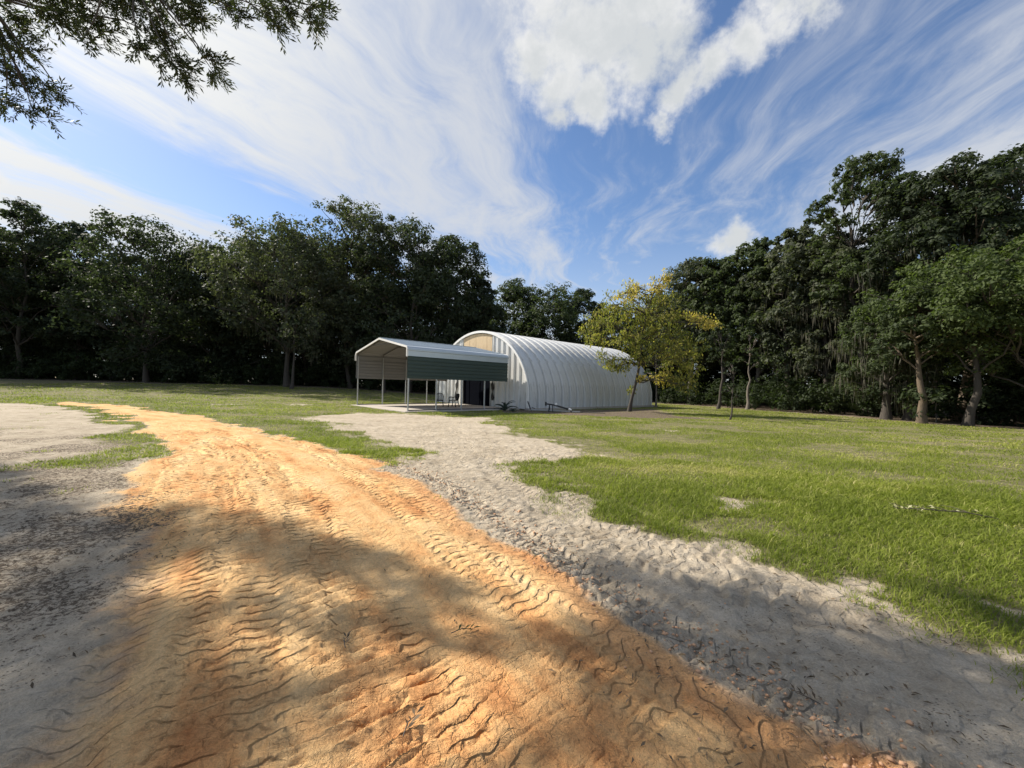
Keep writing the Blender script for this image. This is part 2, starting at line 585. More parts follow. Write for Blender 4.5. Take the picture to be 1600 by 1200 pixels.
M = {}
M['oak_dark'] = foliage('leaf_dark', (.026, .036, .022), (.062, .078, .042))
M['oak_mid'] = foliage('leaf_mid', (.034, .048, .024), (.085, .108, .048))
M['oak_grey'] = foliage('leaf_grey', (.045, .056, .036), (.100, .110, .065))
M['oak_light'] = foliage('leaf_light', (.040, .058, .022), (.105, .135, .045))
M['yellow'] = foliage('leaf_yellow', (.10, .13, .035), (.29, .27, .07), (.62, .46, .14), trans=.45)
M['over'] = foliage('leaf_over', (.030, .042, .020), (.070, .085, .032), trans=.25, rough=.45)
M['moss'] = foliage('moss_grey', (.075, .075, .058), (.14, .13, .10), trans=.3, rough=.9)
M['palm'] = foliage('palm_leaf', (.04, .07, .025), (.10, .15, .05), trans=.3)
M['grass'] = foliage('grass_blade', (.130, .165, .024), (.255, .285, .050), (.48, .42, .20), trans=.40, rough=.5)
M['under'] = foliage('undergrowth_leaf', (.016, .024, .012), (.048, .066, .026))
M['agave'] = simple('agave_leaf', (.05, .075, .055), .55, var=.3, vs=6)
M['white'] = simple('white_sheet', (.66, .66, .64), .42, var=.09, vs=1.1, stretch=(1, 1, .25), dirt=.55, dirtcol=(.30, .28, .24), bump=.05)
M['white_clean'] = simple('white_trim', (.80, .79, .76), .4, var=.05)
M['shell'] = simple('shell_sheet', (.62, .62, .60), .42, var=.2, vs=1.1, stretch=(1, 2.6, .4), dirt=.8, dirtcol=(.25, .235, .20), bump=.06, bs=8)
M['ply'] = simple('plywood', (.58, .44, .27), .8, var=.35, vs=2.0, stretch=(5, 5, .6), dirt=.6, dirtcol=(.30, .19, .10))
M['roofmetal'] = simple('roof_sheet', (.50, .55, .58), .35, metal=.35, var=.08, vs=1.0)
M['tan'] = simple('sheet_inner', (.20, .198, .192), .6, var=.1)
M['green'] = simple('green_sheet', (.032, .055, .047), .5, var=.12, vs=1.2)
M['galv'] = simple('galvanised_steel', (.42, .43, .43), .45, metal=.6, var=.15, vs=8)
M['darksteel'] = simple('dark_frame', (.10, .095, .09), .6, var=.2)
M['concrete'] = simple('concrete', (.46, .41, .35), .9, var=.18, vs=2.5, bump=.3, bs=30, dirt=.5, dirtcol=(.3, .25, .2))
M['doorway_dark'] = simple('painted_doorway_shade', (.004, .005, .009), .95, var=.3, spec=.02)  # near black: shade of the hut's inside put into the colour
M['black'] = simple('black_plastic', (.010, .010, .011), .6, var=.1)
M['blacksteel'] = simple('black_steel', (.02, .02, .022), .5, var=.2)
M['whitepaint'] = simple('white_paint', (.75, .75, .73), .4)
M['bark'] = simple('bark', (.06, .05, .04), .9, var=.45, vs=2.2, stretch=(3, 3, .6), bump=1.0, bs=9)
M['bark_pale'] = simple('bark_pale', (.16, .135, .11), .9, var=.4, vs=2.2, stretch=(3, 3, .6), bump=1.0, bs=9)
M['bark_warm'] = simple('bark_warm', (.12, .09, .06), .9, var=.6, vs=1.5, dirt=.85, dirtcol=(.04, .03, .024), stretch=(2.5, 2.5, .9), bump=1.0, bs=9)
M['twig'] = simple('twig', (.10, .08, .06), .9, var=.3)
M['litterleaf'] = foliage('fallen_leaf', (.07, .052, .036), (.24, .17, .10), trans=.1)
M['stone'] = simple('stone', (.55, .53, .5), .9, var=.2)


def ground_material():
    m_, t, o = mat('ground')
    pos = t.node('ShaderNodeNewGeometry').outputs['Position']
    a = t.node('ShaderNodeAttribute', attribute_name='mask')
    sp = t.node('ShaderNodeSeparateColor', {0: a.outputs['Color']})
    R_, G_, B_ = sp.outputs[0], sp.outputs[1], sp.outputs[2]
    A_ = a.outputs['Alpha']
    n_big = t.noise(pos, .9, 5, .6)
    n_mid = t.noise(pos, 4.5, 6, .65)
    n_fine = t.noise(pos, 45, 4, .7)
    n_grain = t.noise(pos, 220, 2, .7)
    jit = t.m('MULTIPLY', t.m('SUBTRACT', n_mid, .5), 1.0)
    # orange clayey sand
    fl0 = t.node('ShaderNodeAttribute', attribute_name='flow_a').outputs['Vector']
    n_flow = t.noise(t.vm('MULTIPLY', fl0, (.55, 2.6, 1)), 1.0, 5, .6)
    oc = t.ramp(t.m('ADD', t.m('MULTIPLY', n_flow, .55), t.m('ADD', t.m('MULTIPLY', n_mid, .2), t.m('MULTIPLY', n_big, .25))),
                [(.34, (.52, .21, .075)), (.43, (.70, .36, .145)), (.52, (.80, .50, .23)), (.66, (.85, .60, .32))])
    # quartz sand
    gc = t.ramp(t.m('ADD', t.m('MULTIPLY', n_big, .4), t.m('MULTIPLY', n_mid, .6)),
                [(.3, (.28, .225, .16)), (.48, (.46, .385, .285)), (.68, (.61, .525, .405))])
    rim = t.m('MULTIPLY', A_, 1.0)
    oc = t.mix(t.m('MULTIPLY', rim, .6), oc, (.56, .27, .12))
    f_or = t.ss(t.m('ADD', R_, jit), .22, .80)
    base = t.mix(f_or, gc, oc)
    # soil below the grass
    so = t.ramp(n_mid, [(.3, (.10, .10, .04)), (.5, (.16, .15, .065)), (.7, (.28, .23, .14))])
    f_g = t.ss(t.m('ADD', G_, t.m('MULTIPLY', t.m('SUBTRACT', n_fine, .5), .9)), .25, .75)
    base = t.mix(t.m('MULTIPLY', f_g, .92), base, so)
    # litter
    li = t.ramp(n_fine, [(.3, (.06, .045, .032)), (.5, (.15, .115, .08)), (.7, (.30, .24, .175))])
    base = t.mix(t.ss(t.m('ADD', B_, t.m('MULTIPLY', t.m('SUBTRACT', t.noise(pos, 26, 5, .75), .5), 2.4)), .50, .68), base, li)
    # specks of leaf crumbs
    vor = t.node('ShaderNodeTexVoronoi', {'Vector': t.vm('MULTIPLY', pos, (1, 1.8, 1)), 'Scale': 34.0})
    spk = t.m('MULTIPLY', t.ss(vor.outputs['Distance'], .16, .26, 1, 0), t.m('MAXIMUM', t.ss(t.noise(pos, 1.7, 3, .6), .5, .66), t.m('MULTIPLY', B_, 1.6, clamp=True)))
    spk = t.m('MULTIPLY', spk, t.m('SUBTRACT', 1.0, t.m('MULTIPLY', f_or, .75)))
    base = t.mix(t.m('MULTIPLY', spk, .8), base, (.06, .045, .03))
    gm = t.m('MULTIPLY_ADD', n_grain, .44, .78)
    gm = t.m('MULTIPLY', gm, t.m('MULTIPLY_ADD', n_fine, .60, .70))
    gm = t.m('MULTIPLY', gm, t.m('MULTIPLY_ADD', t.noise(pos, 90, 2, .7), .44, .78))
    base = t.mix(1.0, base, t.node('ShaderNodeCombineColor', {0: gm, 1: gm, 2: gm}).outputs[0], 'MULTIPLY')
    b = t.node('ShaderNodeBsdfPrincipled', {'Base Color': base, 'Roughness': .95, 'Specular IOR Level': .15})
    # crusted cracks and crumbs as fine relief
    cr = t.node('ShaderNodeTexVoronoi', {'Vector': t.vm('ADD', pos, t.vm('SCALE', t.noise(pos, 7, 3, .6, col=True), .16)), 'Scale': 10.0},
                feature='DISTANCE_TO_EDGE')
    crk = t.m('MULTIPLY', t.ss(cr.outputs['Distance'], 0, .05, -1, 0), t.m('MULTIPLY', t.ss(t.noise(pos, 6.0, 3, .6), .42, .56), f_or))
    n_crumb = t.noise(pos, 95, 3, .75)
    h = t.m('ADD', t.m('MULTIPLY', n_fine, 1.1), t.m('ADD', t.m('MULTIPLY', n_grain, .30), t.m('MULTIPLY', n_crumb, .75)))
    h = t.m('ADD', h, t.m('MULTIPLY', t.noise(pos, 14, 5, .65), 1.2))
    h = t.m('ADD', h, t.m('MULTIPLY', crk, .45))
    for an, wave, gain, mk_, seed_ in (('flow_a', .105, 3.1, t.m('SUBTRACT', 1.0, f_g), 0.0), ('flow_b', .095, 2.6, t.m('SUBTRACT', 1.0, f_g), 3.0), ('flow_c', .128, .9, t.m('SUBTRACT', 1.0, f_or), 7.0)):
        fa = t.node('ShaderNodeAttribute', attribute_name=an)
        fs = t.node('ShaderNodeSeparateXYZ', {0: fa.outputs['Vector']})
        S_, T_, K_ = fs.outputs[0], fs.outputs[1], fs.outputs[2]
        st_ = t.node('ShaderNodeCombineXYZ', {0: S_, 1: T_, 2: seed_}).outputs[0]
        lane = t.ramp(t.m('MULTIPLY_ADD', T_, .2, .5, clamp=True), [(0, .2), (.28, .25), (.30, .75), (.385, .75), (.40, .12), (.485, .15), (.50, 1.0), (.605, 1.0), (.62, .25), (.635, .95), (.735, .9), (.75, .2), (.77, .7), (.95, .6)]) if an == 'flow_a' else 1.0
        tb_ = t.noise(t.vm('MULTIPLY', st_, (.25, 3.2, 1)), 1.0, 1, .5)        # lateral lanes of lugs
        ph_ = t.m('ADD', t.m('DIVIDE', S_, wave), t.m('MULTIPLY', tb_, 5.0))
        ph_ = t.m('ADD', ph_, t.m('MULTIPLY', t.noise(t.vm('MULTIPLY', st_, (1.8, 3.2, 1)), 1.0, 4, .6), .8))
        fr_ = t.m('FRACT', ph_)
        saw = t.m('ADD', t.ss(fr_, 0, .62), t.ss(fr_, .74, .88, 0, -1))
        brk = t.ss(t.noise(t.vm('MULTIPLY', st_, (7.0, 9.0, 1)), 1.0, 2, .5), .36, .56)
        pat = t.ss(t.noise(t.vm('MULTIPLY', st_, (.9, 1.4, 1)), 1.0, 2, .5), .34, .50)
        mm = t.m('MULTIPLY', t.m('MULTIPLY', t.m('MULTIPLY', brk, lane), pat), t.m('MULTIPLY', K_, mk_))
        h = t.m('ADD', h, t.m('MULTIPLY', t.m('MULTIPLY', saw, mm), gain))
    bn = t.node('ShaderNodeBump', {'Height': h, 'Strength': 1.0, 'Distance': .020})
    t.put(b.inputs['Normal'], bn.outputs[0])
    t.put(o.inputs[0], b.outputs[0])
    return m_


M['ground'] = ground_material()

# ------------------------------------------------------------------ ground sheet
MASKS_CACHE = None
rad = np.concatenate([[0.0, .25, .5], np.geomspace(.85, 15, 600), np.geomspace(15.3, 34, 90), np.geomspace(36, 1200, 60)])
ang = np.concatenate([np.radians(np.linspace(-61, 61, 740)), np.radians(np.linspace(65, 295, 50))])
RR, AA = np.meshgrid(rad, ang, indexing='ij')
gx = (RR * np.sin(AA)).ravel(); gy = (RR * np.cos(AA)).ravel()
MASKS_CACHE = masks(gx, gy)
gz = ground_z(gx, gy)
FL = {}
for nm_, C_, wlo, whi in (('flow_a', CENTER, 1.5, 2.2), ('flow_b', EDGE_T, .13, .24), ('flow_c', SAND_T, 1.1, 1.9)):
    s_, t_ = path_coords(C_, gx, gy)
    FL[nm_] = ('POINT', np.stack([s_, t_, sst(-np.abs(t_), -whi, -wlo), np.ones_like(s_)], 1))
so_, sgr_ = MASKS_CACHE[3], MASKS_CACHE[4]
SLAB_FLAT = None
na = len(ang)
ii = np.arange(len(rad) - 1)[:, None] * na; jj = np.arange(na)[None, :]; j2 = (jj + 1) % na
GF = np.stack([ii + jj, ii + na + jj, ii + na + j2, ii + j2], -1).reshape(-1, 4)
GF = GF[na:]
GF0 = np.stack([np.zeros(na, int) + 0, na + np.arange(na), na + (np.arange(na) + 1) % na], -1)
rimm = np.exp(-((so_ - .12) / .16) ** 2) * sst(sgr_, -.6, .2)
mk = np.stack([MASKS_CACHE[0], MASKS_CACHE[1], MASKS_CACHE[2], rimm], 1)
ground = np_mesh('ground', np.stack([gx, gy, gz], 1), GF, M['ground'], attrs={'mask': ('POINT', mk), **FL}, smooth=True)
tag(ground, 'rutted orange and grey sand track winding through a mown grass clearing', kind='structure')
MASKS_CACHE = None


# ------------------------------------------------------------------ foliage builders
def diamonds(P, L, Wd, axis, nrm, tint, bend=0.0):
    """leaf quads at P with long axis and normal"""
    side = np.cross(nrm, axis); side /= np.linalg.norm(side, axis=1)[:, None] + 1e-9
    L = L[:, None]; Wd = Wd[:, None]
    up = np.cross(axis, side)
    a = P - axis * L * .5
    b = P + side * Wd * .5 + up * bend * L
    c_ = P + axis * L * .5
    d_ = P - side * Wd * .5 + up * bend * L
    V = np.stack([a, b, c_, d_], 1).reshape(-1, 3)
    F = np.arange(len(V)).reshape(-1, 4)
    return V, F, np.repeat(tint, 4)


def unit(v_):
    return v_ / (np.linalg.norm(v_, axis=-1, keepdims=True) + 1e-9)


def crown_leaves(rng, blobs, nsub, nleaf, leaf, droop=.3, flat=.65, subr=.36):
    """blobs: (k,4) centres and radii -> leaf quads"""
    k = len(blobs)
    dirs = unit(rng.normal(size=(k, nsub, 3)))
    dirs[..., 2] = dirs[..., 2] * .85 + .08
    rr = rng.uniform(.45, 1.0, (k, nsub, 1)) ** .6
    C = blobs[:, None, :3] + dirs * rr * blobs[:, None, 3:4] * np.array([1, 1, .8])
    sr = blobs[:, None, 3] * subr * rng.uniform(.6, 1.35, (k, nsub))
    ct = rng.uniform(0, 1, (k, nsub))
    C = C.reshape(-1, 3); sr = sr.ravel(); ct = ct.ravel(); od = dirs.reshape(-1, 3)
    n = len(C)
    q = unit(rng.normal(size=(n, nleaf, 3))) * (rng.uniform(0, 1, (n, nleaf, 1)) ** .45)
    q[..., 2] *= flat
    P = C[:, None] + q * sr[:, None, None]
    P[..., 2] -= droop * sr[:, None] * (q[..., 0] ** 2 + q[..., 1] ** 2)
    nr = unit(unit(q) * .7 + od[:, None] * .4 + np.array([0, 0, .6]) + rng.normal(size=q.shape) * .55)
    ax = unit(np.cross(nr, rng.normal(size=q.shape)))
    ax[..., 2] -= .25
    ax = unit(ax)
    m_ = n * nleaf
    L = leaf * rng.uniform(.55, 1.35, m_)
    ti = np.clip(ct[:, None] * .55 + rng.uniform(0, .5, (n, nleaf)), 0, 1).ravel()
    return diamonds(P.reshape(-1, 3), L, L * rng.uniform(.38, .62, m_), ax.reshape(-1, 3), nr.reshape(-1, 3), ti, .06), C


def limb(p0, p1, rng, sag=.12, n=6, wob=.12):
    p0 = np.array(p0, float); p1 = np.array(p1, float)
    t = np.linspace(0, 1, n)[:, None]
    L = np.linalg.norm(p1 - p0)
    mid = p0 * (1 - t) + p1 * t
    mid = mid + np.sin(t * np.pi) * np.array([0, 0, sag * L])
    nz = rng.normal(size=(n, 3)) * wob * L * .25
    nz[0] = 0; nz[-1] = 0
    return mid + nz


def moss_mesh(rng, pts, n, ln):
    """hanging strands"""
    idx = rng.integers(0, len(pts), n)
    P = pts[idx] + rng.normal(size=(n, 3)) * np.array([.35, .35, .2])
    P = P[rng.integers(0, n // 3 + 1, n)] + rng.normal(size=(n, 3)) * np.array([.16, .16, .12])
    L = ln * .75 * rng.uniform(.3, 1.3, n)
    w_ = rng.uniform(.03, .07, n)
    th = rng.uniform(0, np.pi, n)
    sd = np.stack([np.cos(th), np.sin(th), np.zeros(n)], 1)
    dn = np.stack([rng.normal(size=n) * .08, rng.normal(size=n) * .08, -np.ones(n)], 1)
    a = P; b = P + sd * w_[:, None] * .5 + dn * L[:, None] * .35; c_ = P + dn * L[:, None]; d_ = P - sd * w_[:, None] * .5 + dn * L[:, None] * .4
    V = np.stack([a, b, c_, d_], 1).reshape(-1, 3)
    return V, np.arange(4 * n).reshape(-1, 4), np.repeat(rng.uniform(0, 1, n), 4)


def build_tree(name, X, Y, H, R, seed, fol='oak_dark', bark='bark', cb=.22, nblob=34, nsub=14, nleaf=44, leaf=.30,
               trunk=.32, lean=(0, 0), moss=0, stems=1, shape=.04, airy=False, low=False):
    rng = np.random.default_rng(seed)
    z0 = float(base_z(X, Y)) - .06
    root = empty(name, (X, Y, z0))
    top = np.array([lean[0], lean[1], H])
    nblob = int(nblob)
    bl = []
    rb0 = R * (.30 if airy else .37)
    bl.append([top[0] * .9, top[1] * .9, H - rb0 * .75, rb0 * .8])
    cz0 = cb * H
    for i in range(nblob - 1):
        h = (i + .5) / (nblob - 1)
        h = np.clip(h + rng.normal() * .05, 0, 1) ** .85
        prof = math.sqrt(max(.05, 1 - (abs(h - .48 + shape) / .60) ** 2.8))
        a = i * 2.4 + rng.uniform(-.5, .5)
        rbl = R * rng.uniform(.28, .44) * (.82 if airy else 1)
        rad_ = max(0, R * prof - rbl * .6) * rng.uniform(.55, 1.0)
        z = cz0 + rbl * .6 + h * (H - cz0 - rbl * 1.5)
        bl.append([math.cos(a) * rad_ + lean[0] * z / H, math.sin(a) * rad_ + lean[1] * z / H, z, rbl])
    bl = np.array(bl)
    (V, F, ti), subc = crown_leaves(rng, bl, nsub, nleaf, leaf, subr=.33 if airy else .38)
    np_mesh('crown', V, F, M[fol], root, attrs={'tint': ('POINT', ti)})
    tb = []
    for s in range(stems):
        off = np.array([(s - (stems - 1) / 2) * trunk * 2.4, rng.uniform(-.3, .3) if stems > 1 else 0, 0])
        nseg = 9
        t = np.linspace(0, 1, nseg)
        wob = np.cumsum(rng.normal(size=(nseg, 2)) * .025 * H / 3, 0); wob[0] = 0
        spread = off[None, :2] * (1 + t[:, None] * 2.5)
        tp = np.stack([spread[:, 0] + lean[0] * t * .8 + wob[:, 0], spread[:, 1] + lean[1] * t * .8 + wob[:, 1], t * H * .74], 1)
        tr = trunk * (1 - t * .86) * (1 + .35 * np.exp(-t * 22))
        tb.append((tp, tr))
    for bi, b in enumerate(bl):
        tp, tr = tb[bi % stems]
        k = int(np.clip(np.searchsorted(tp[:, 2], b[2] - b[3] * 1.2 - np.hypot(b[0], b[1]) * .35), 2, len(tp) - 2))
        lb = limb(tp[k], b[:3], rng, .08)
        tb.append((lb, np.linspace(tr[k] * .40, .025, len(lb))))
        near = subc[bi * nsub:(bi + 1) * nsub]
        for s_ in near[:3]:
            l2 = limb(lb[3], s_, rng, .05, 4)
            tb.append((l2, np.linspace(.06, .015, 4)))
    TV, TF = tubes_mesh(tb, 7)
    np_mesh('trunk', TV, TF, M[bark], root, smooth=True)
    if moss:
        pts = subc[subc[:, 2] < H * .7]
        V, F, ti = moss_mesh(rng, pts, int(moss * 1.8), 1.5)
        tag(np_mesh('moss', V, F, M['moss'], root, attrs={'tint': ('POINT', ti)}), kind='stuff')
    return root


def top_to_h(px, topy, Y):
    X = at(px, Y)
    dr = pix_dir(px, topy)
    zt = CAM_H + dr.z / dr.y * Y
    return X, zt - float(base_z(X, Y)) + .06


FRONT = [
    # px, topy, halfwidth px, Y, foliage, bark, crown base, extra, label
    (-75, 330, 75, 47, 'oak_dark', 'bark', .08, {}, 'dark evergreen tree cut by the left edge of the picture'),
    (28, 312, 70, 48, 'oak_dark', 'bark', .12, dict(airy=True), 'airy dark tree at the far left with sky showing through its crown'),
    (118, 345, 45, 54, 'oak_dark', 'bark', .1, dict(airy=True), 'slimmer dark tree just right of the airy far left tree'),
    (228, 334, 82, 47, 'oak_dark', 'bark', .04, {}, 'broad dark green tree with layered domed top left of the low gap'),
    (318, 378, 50, 51, 'oak_dark', 'bark', .04, {}, 'lower round dark tree filling the dip in the left tree line'),
    (378, 368, 45, 54, 'oak_dark', 'bark', .04, {}, 'dark tree tucked behind the left shoulder of the big mossy oak'),
    (448, 326, 82, 46, 'oak_grey', 'bark', .13, dict(moss=900, trunk=.30), 'big grey green oak hung with moss left of the carport'),
    (548, 308, 66, 50, 'oak_grey', 'bark', .08, dict(shape=-.05), 'tallest rounded oak rising behind the left end of the carport'),
    (640, 336, 72, 49, 'oak_dark', 'bark', .05, {}, 'dense dark oak directly behind the carport roof'),
    (705, 366, 54, 51, 'oak_dark', 'bark', .05, {}, 'dark oak sloping down behind the front of the arched hut'),
    (746, 430, 32, 53, 'oak_dark', 'bark', .1, {}, 'low dark tree ending the left mass behind the arched hut'),
    (800, 432, 42, 64, 'oak_mid', 'bark', .1, {}, 'small feathery topped tree above the middle of the hut ridge'),
    (856, 438, 50, 62, 'oak_mid', 'bark', .1, {}, 'rounded grey green tree above the rear of the hut ridge'),
    (908, 447, 34, 66, 'oak_dark', 'bark', .1, {}, 'dark little tree just left of the yellow leaved tree'),
    (965, 478, 40, 62, 'oak_dark', 'bark', .1, {}, 'low tree hidden behind the yellow leaved tree'),
    (1030, 455, 40, 58, 'oak_mid', 'bark', .1, {}, 'distant tree behind the right side of the yellow leaved tree'),
    (1078, 400, 46, 50, 'oak_grey', 'bark_pale', .22, {}, 'pale grey green tree right behind the yellow leaved tree'),
    (1128, 398, 44, 46, 'oak_mid', 'bark', .25, {}, 'mid green tree with sky gaps left of the double trunk'),
    (1178, 368, 48, 43, 'oak_mid', 'bark_pale', .22, dict(airy=True), 'rounded light topped tree below the small white cloud'),
    (1243, 352, 50, 38.5, 'oak_grey', 'bark', .24, dict(moss=500, stems=2, trunk=.30), 'mossy oak with two thick trunks side by side'),
    (1305, 362, 44, 35, 'oak_grey', 'bark', .14, dict(moss=900), 'grey oak draped in long spanish moss left of the tall trees'),
    (1362, 240, 62, 32, 'oak_mid', 'bark', .36, dict(airy=True, trunk=.36, lean=(-.8, 0)), 'tall leaning tree with ragged open top at the left of the right hand group'),
    (1432, 262, 58, 29, 'oak_dark', 'bark', .38, dict(trunk=.34, moss=350), 'tall dark tree with bare limbs showing between crowns on the right'),
    (1502, 238, 70, 27, 'oak_dark', 'bark_warm', .36, dict(trunk=.40, nblob=28), 'tallest full dark crown of the right hand group'),
    (1590, 226, 74, 27.5, 'oak_dark', 'bark', .30, dict(trunk=.36, nblob=28), 'tall dark tree cut by the right edge of the picture'),
    (1441, 440, 52, 23.6, 'oak_mid', 'bark_warm', .44, dict(trunk=.22, nblob=16, leaf=.2, nleaf=64), 'thick tan trunk with flaking sunlit bark at the right lawn edge'),
    (1512, 378, 92, 22.6, 'oak_light', 'bark', .38, dict(trunk=.21, nblob=28, leaf=.2, nleaf=62), 'bright green tree with low sweeping boughs on the right'),
    (1625, 400, 90, 21.4, 'oak_light', 'bark', .30, dict(trunk=.20, nblob=26, leaf=.2, nleaf=60), 'bright green leafy tree running out of the right edge'),
    (1385, 455, 45, 27, 'oak_mid', 'bark', .12, dict(leaf=.2, moss=700), 'drooping dark tree with pale hanging strands beside the tan trunk'),
]
front_roots = []
for i, (px, ty, hw, Yd, fol, bark, cb, ex, lab) in enumerate(FRONT):
    X, H = top_to_h(px, ty, Yd)
    kw = dict(trunk=.27, leaf=.37 if Yd > 36 else .28, nleaf=44)
    kw.update(ex)
    t_ = build_tree('oak_tree', X, Yd, H, hw * Yd / CAM_F * 1.36, 200 + i, fol, bark, cb, **kw)
    tag(t_, lab, 'tree', 'trees along the edge of the clearing')
    front_roots.append((t_, H))

# trees standing deeper in the wood, copies of the ones in front
rng = np.random.default_rng(5)
back = []
for px in range(-140, 770, 62):
    back.append((px + rng.uniform(-15, 15), rng.uniform(54, 60), 1))
for px in range(-160, 1000, 75):
    back.append((px + rng.uniform(-15, 15), rng.uniform(66, 74), 1))
for px in range(1040, 1400, 60):
    back.append((px + rng.uniform(-12, 12), 62 - (px - 1040) * .05 + rng.uniform(-2, 2), 2))
for (bx, by) in [(30, 40), (32, 34), (33, 29), (33.5, 24), (40, 33), (41, 26), (37, 20.5), (43, 20), (36, 44), (31, 50), (24, 58)]:
    back.append((None, (bx, by), 2))
lib = [0, 1, 3, 4, 5, 8, 9]
for i, (px, Yd, side) in enumerate(back):
    if px is None:
        X, Yd = Yd
    else:
        X = at(px, Yd)
    src, Hs = front_roots[lib[i % len(lib)]]
    # stay below the skyline of the front row
    pxx = 800 + CAM_F * X / Yd
    hw_lim = {0: 400}
    near_top = min([(abs(f[0] - pxx), f[1]) for f in FRONT])[1]
    _, Hmax = top_to_h(pxx, near_top + (34 if side == 1 else 30), Yd)
    Ht = min(Hmax, 22) * rng.uniform(.82, .96)
    c_ = copy_tree(src)
    c_.name = 'oak_tree'
    c_.location = (X, Yd, float(base_z(X, Yd)) - .06)
    k = Ht / Hs
    kk = max(k, .75)
    c_.scale = (kk * 1.05, kk * 1.05, k)
    c_.rotation_euler = (0, 0, rng.uniform(0, 6.28))
    lab = 'dark tree standing deep in the left wood behind the front row' if side == 1 else 'dark tree standing deep in the right wood behind the front row'
    tag(c_, lab, 'tree', 'trees deep in the left wood' if side == 1 else 'trees deep in the right wood')


# ------------------------------------------------------------------ undergrowth and far wood
def mass(name, blobs, leaf, nsub, nleaf, fol, seed, label):
    rng_ = np.random.default_rng(seed)
    (V, F, ti), _ = crown_leaves(rng_, np.array(blobs), nsub, nleaf, leaf, subr=.4)
    o = np_mesh(name, V, F, M[fol], attrs={'tint': ('POINT', ti)})
    tag(o, label, 'undergrowth', kind='stuff')
    return o


bl = []
edge = chain(FOREST[0:16], 1.0)
for p in edge:
    if p[1] < 12 or p[0] < -75: continue
    for k in range(2):
        # inward normal points away from the camera
        nrm = unit(np.array([p[0], p[1] + 8.]))
        dd_ = rng.uniform(1.2, 7)
        x_, y_ = p[0] + nrm[0] * dd_ + rng.normal() * .6, p[1] + nrm[1] * dd_ + rng.normal() * .6
        rr = rng.uniform(.7, 1.5) + dd_ * .12
        bl.append([x_, y_, float(base_z(x_, y_)) + rr * rng.uniform(.3, 1.5), rr])
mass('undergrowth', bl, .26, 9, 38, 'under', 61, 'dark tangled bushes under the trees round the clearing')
bl = []
for p in chain([(-95, 52), (-60, 62), (-30, 66), (-8, 66), (6, 76), (20, 74), (32, 62), (46, 40), (52, 24), (60, 12)], 3.0):
    for k in range(6):
        x_, y_ = p[0] + rng.normal() * 3, p[1] + rng.normal() * 3
        bl.append([x_, y_, float(base_z(x_, y_)) + rng.uniform(.5, 8.5) * (.3 + .7 * (k > 2)), rng.uniform(2.4, 3.6)])
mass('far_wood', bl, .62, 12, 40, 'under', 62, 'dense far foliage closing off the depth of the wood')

# ------------------------------------------------------------------ hut and carport frames
TH = math.radians(47.7)
AX = np.array([math.sin(TH), math.cos(TH)]); BX = np.array([math.cos(TH), -math.sin(TH)])
HUT_W, HUT_L, HUT_H, HUT_S = 10.9, 15.6, 5.41, .75
HZ = .06
hc = np.array([1.026, 26.286]) - BX * HUT_W / 2
hut = empty('arched_hut', (hc[0], hc[1], HZ), -TH)
tag(hut, 'white ribbed metal arch hut with plywood above its dark doorway', 'hut')
RX = HUT_W / 2


def arch_z(x, ins=0.0):
    q = np.clip(1 - (x / (RX - ins)) ** 2, 0, 1)
    return HUT_S + (HUT_H - HUT_S - ins) * math.sqrt(q)


def arch_pts(n=40, off=0.0):
    pts = [(RX + off, 0.0), (RX + off, HUT_S * .5)]
    for k in range(n + 1):
        ph = math.pi * k / n
        pts.append(((RX + off) * math.cos(ph), HUT_S + (HUT_H - HUT_S + off) * math.sin(ph)))
    pts += [(-RX - off, HUT_S * .5), (-RX - off, 0.0)]
    return pts


# roof panels: each arch sheet is a part, sharing one mesh
PIT = .82
NP = 19
prof = [(0, 0), (.04, 0), (.10, .13), (.16, .16), (.66, .16), (.72, .13), (.78, 0), (PIT - .003, 0)]
base_arch = arch_pts(44)
vs, fs = [], []
segs = len(base_arch)
for k, (x, z) in enumerate(base_arch):
    if k <= 1: nx, nz = 1, 0
    elif k >= segs - 2: nx, nz = -1, 0
    else:
        ph = math.pi * (k - 2) / 44
        nx, nz = math.cos(ph), math.sin(ph)
    lap = .010 * ((k % 6) / 6.0)
    for (yy, oo) in prof:
        vs.append((x + nx * (oo + lap), yy, z + nz * (oo + lap)))
npf = len(prof)
for k in range(segs - 1):
    for j in range(npf - 1):
        a = k * npf + j
        fs.append((a, a + 1, a + 1 + npf, a + npf))
me = bpy.data.meshes.new('roof_panel')
me.from_pydata(vs, [], fs); me.materials.append(M['shell']); me.update()
for i in range(NP):
    o = bpy.data.objects.new('roof_panel', me); COL.objects.link(o)
    o.parent = hut; o.location = (0, i * PIT + .02, 0)
HL = NP * PIT + .04
# front and rear trim rims
for yy in (-.10, HL):
    mb = MB()
    ap = arch_pts(44, .0)
    o1 = arch_pts(44, .16)
    for k in range(len(ap) - 1):
        (x0, z0), (x1, z1) = ap[k], ap[k + 1]
        (X0, Z0), (X1, Z1) = o1[k], o1[k + 1]
        P = [(x0, yy, z0), (X0, yy, Z0), (X1, yy, Z1), (x1, yy, z1), (x0, yy + .12, z0), (X0, yy + .12, Z0), (X1, yy + .12, Z1), (x1, yy + .12, z1)]
        mb.add(P, [(0, 1, 2, 3), (7, 6, 5, 4), (1, 5, 6, 2), (0, 3, 7, 4)])
    mb.build('trim', M['white_clean'], hut)


def gable_x(px):
    """local x on the gable plane for a picture column"""
    dr = pix_dir(px, 604)
    # P = t*dr ; P = hc + BX*s
    A_ = np.array([[dr.x, -BX[0]], [dr.y, -BX[1]]])
    t, s = np.linalg.solve(A_, hc)
    return s


DX0, DX1 = gable_x(722.5), gable_x(767)
DTOP = 2.45
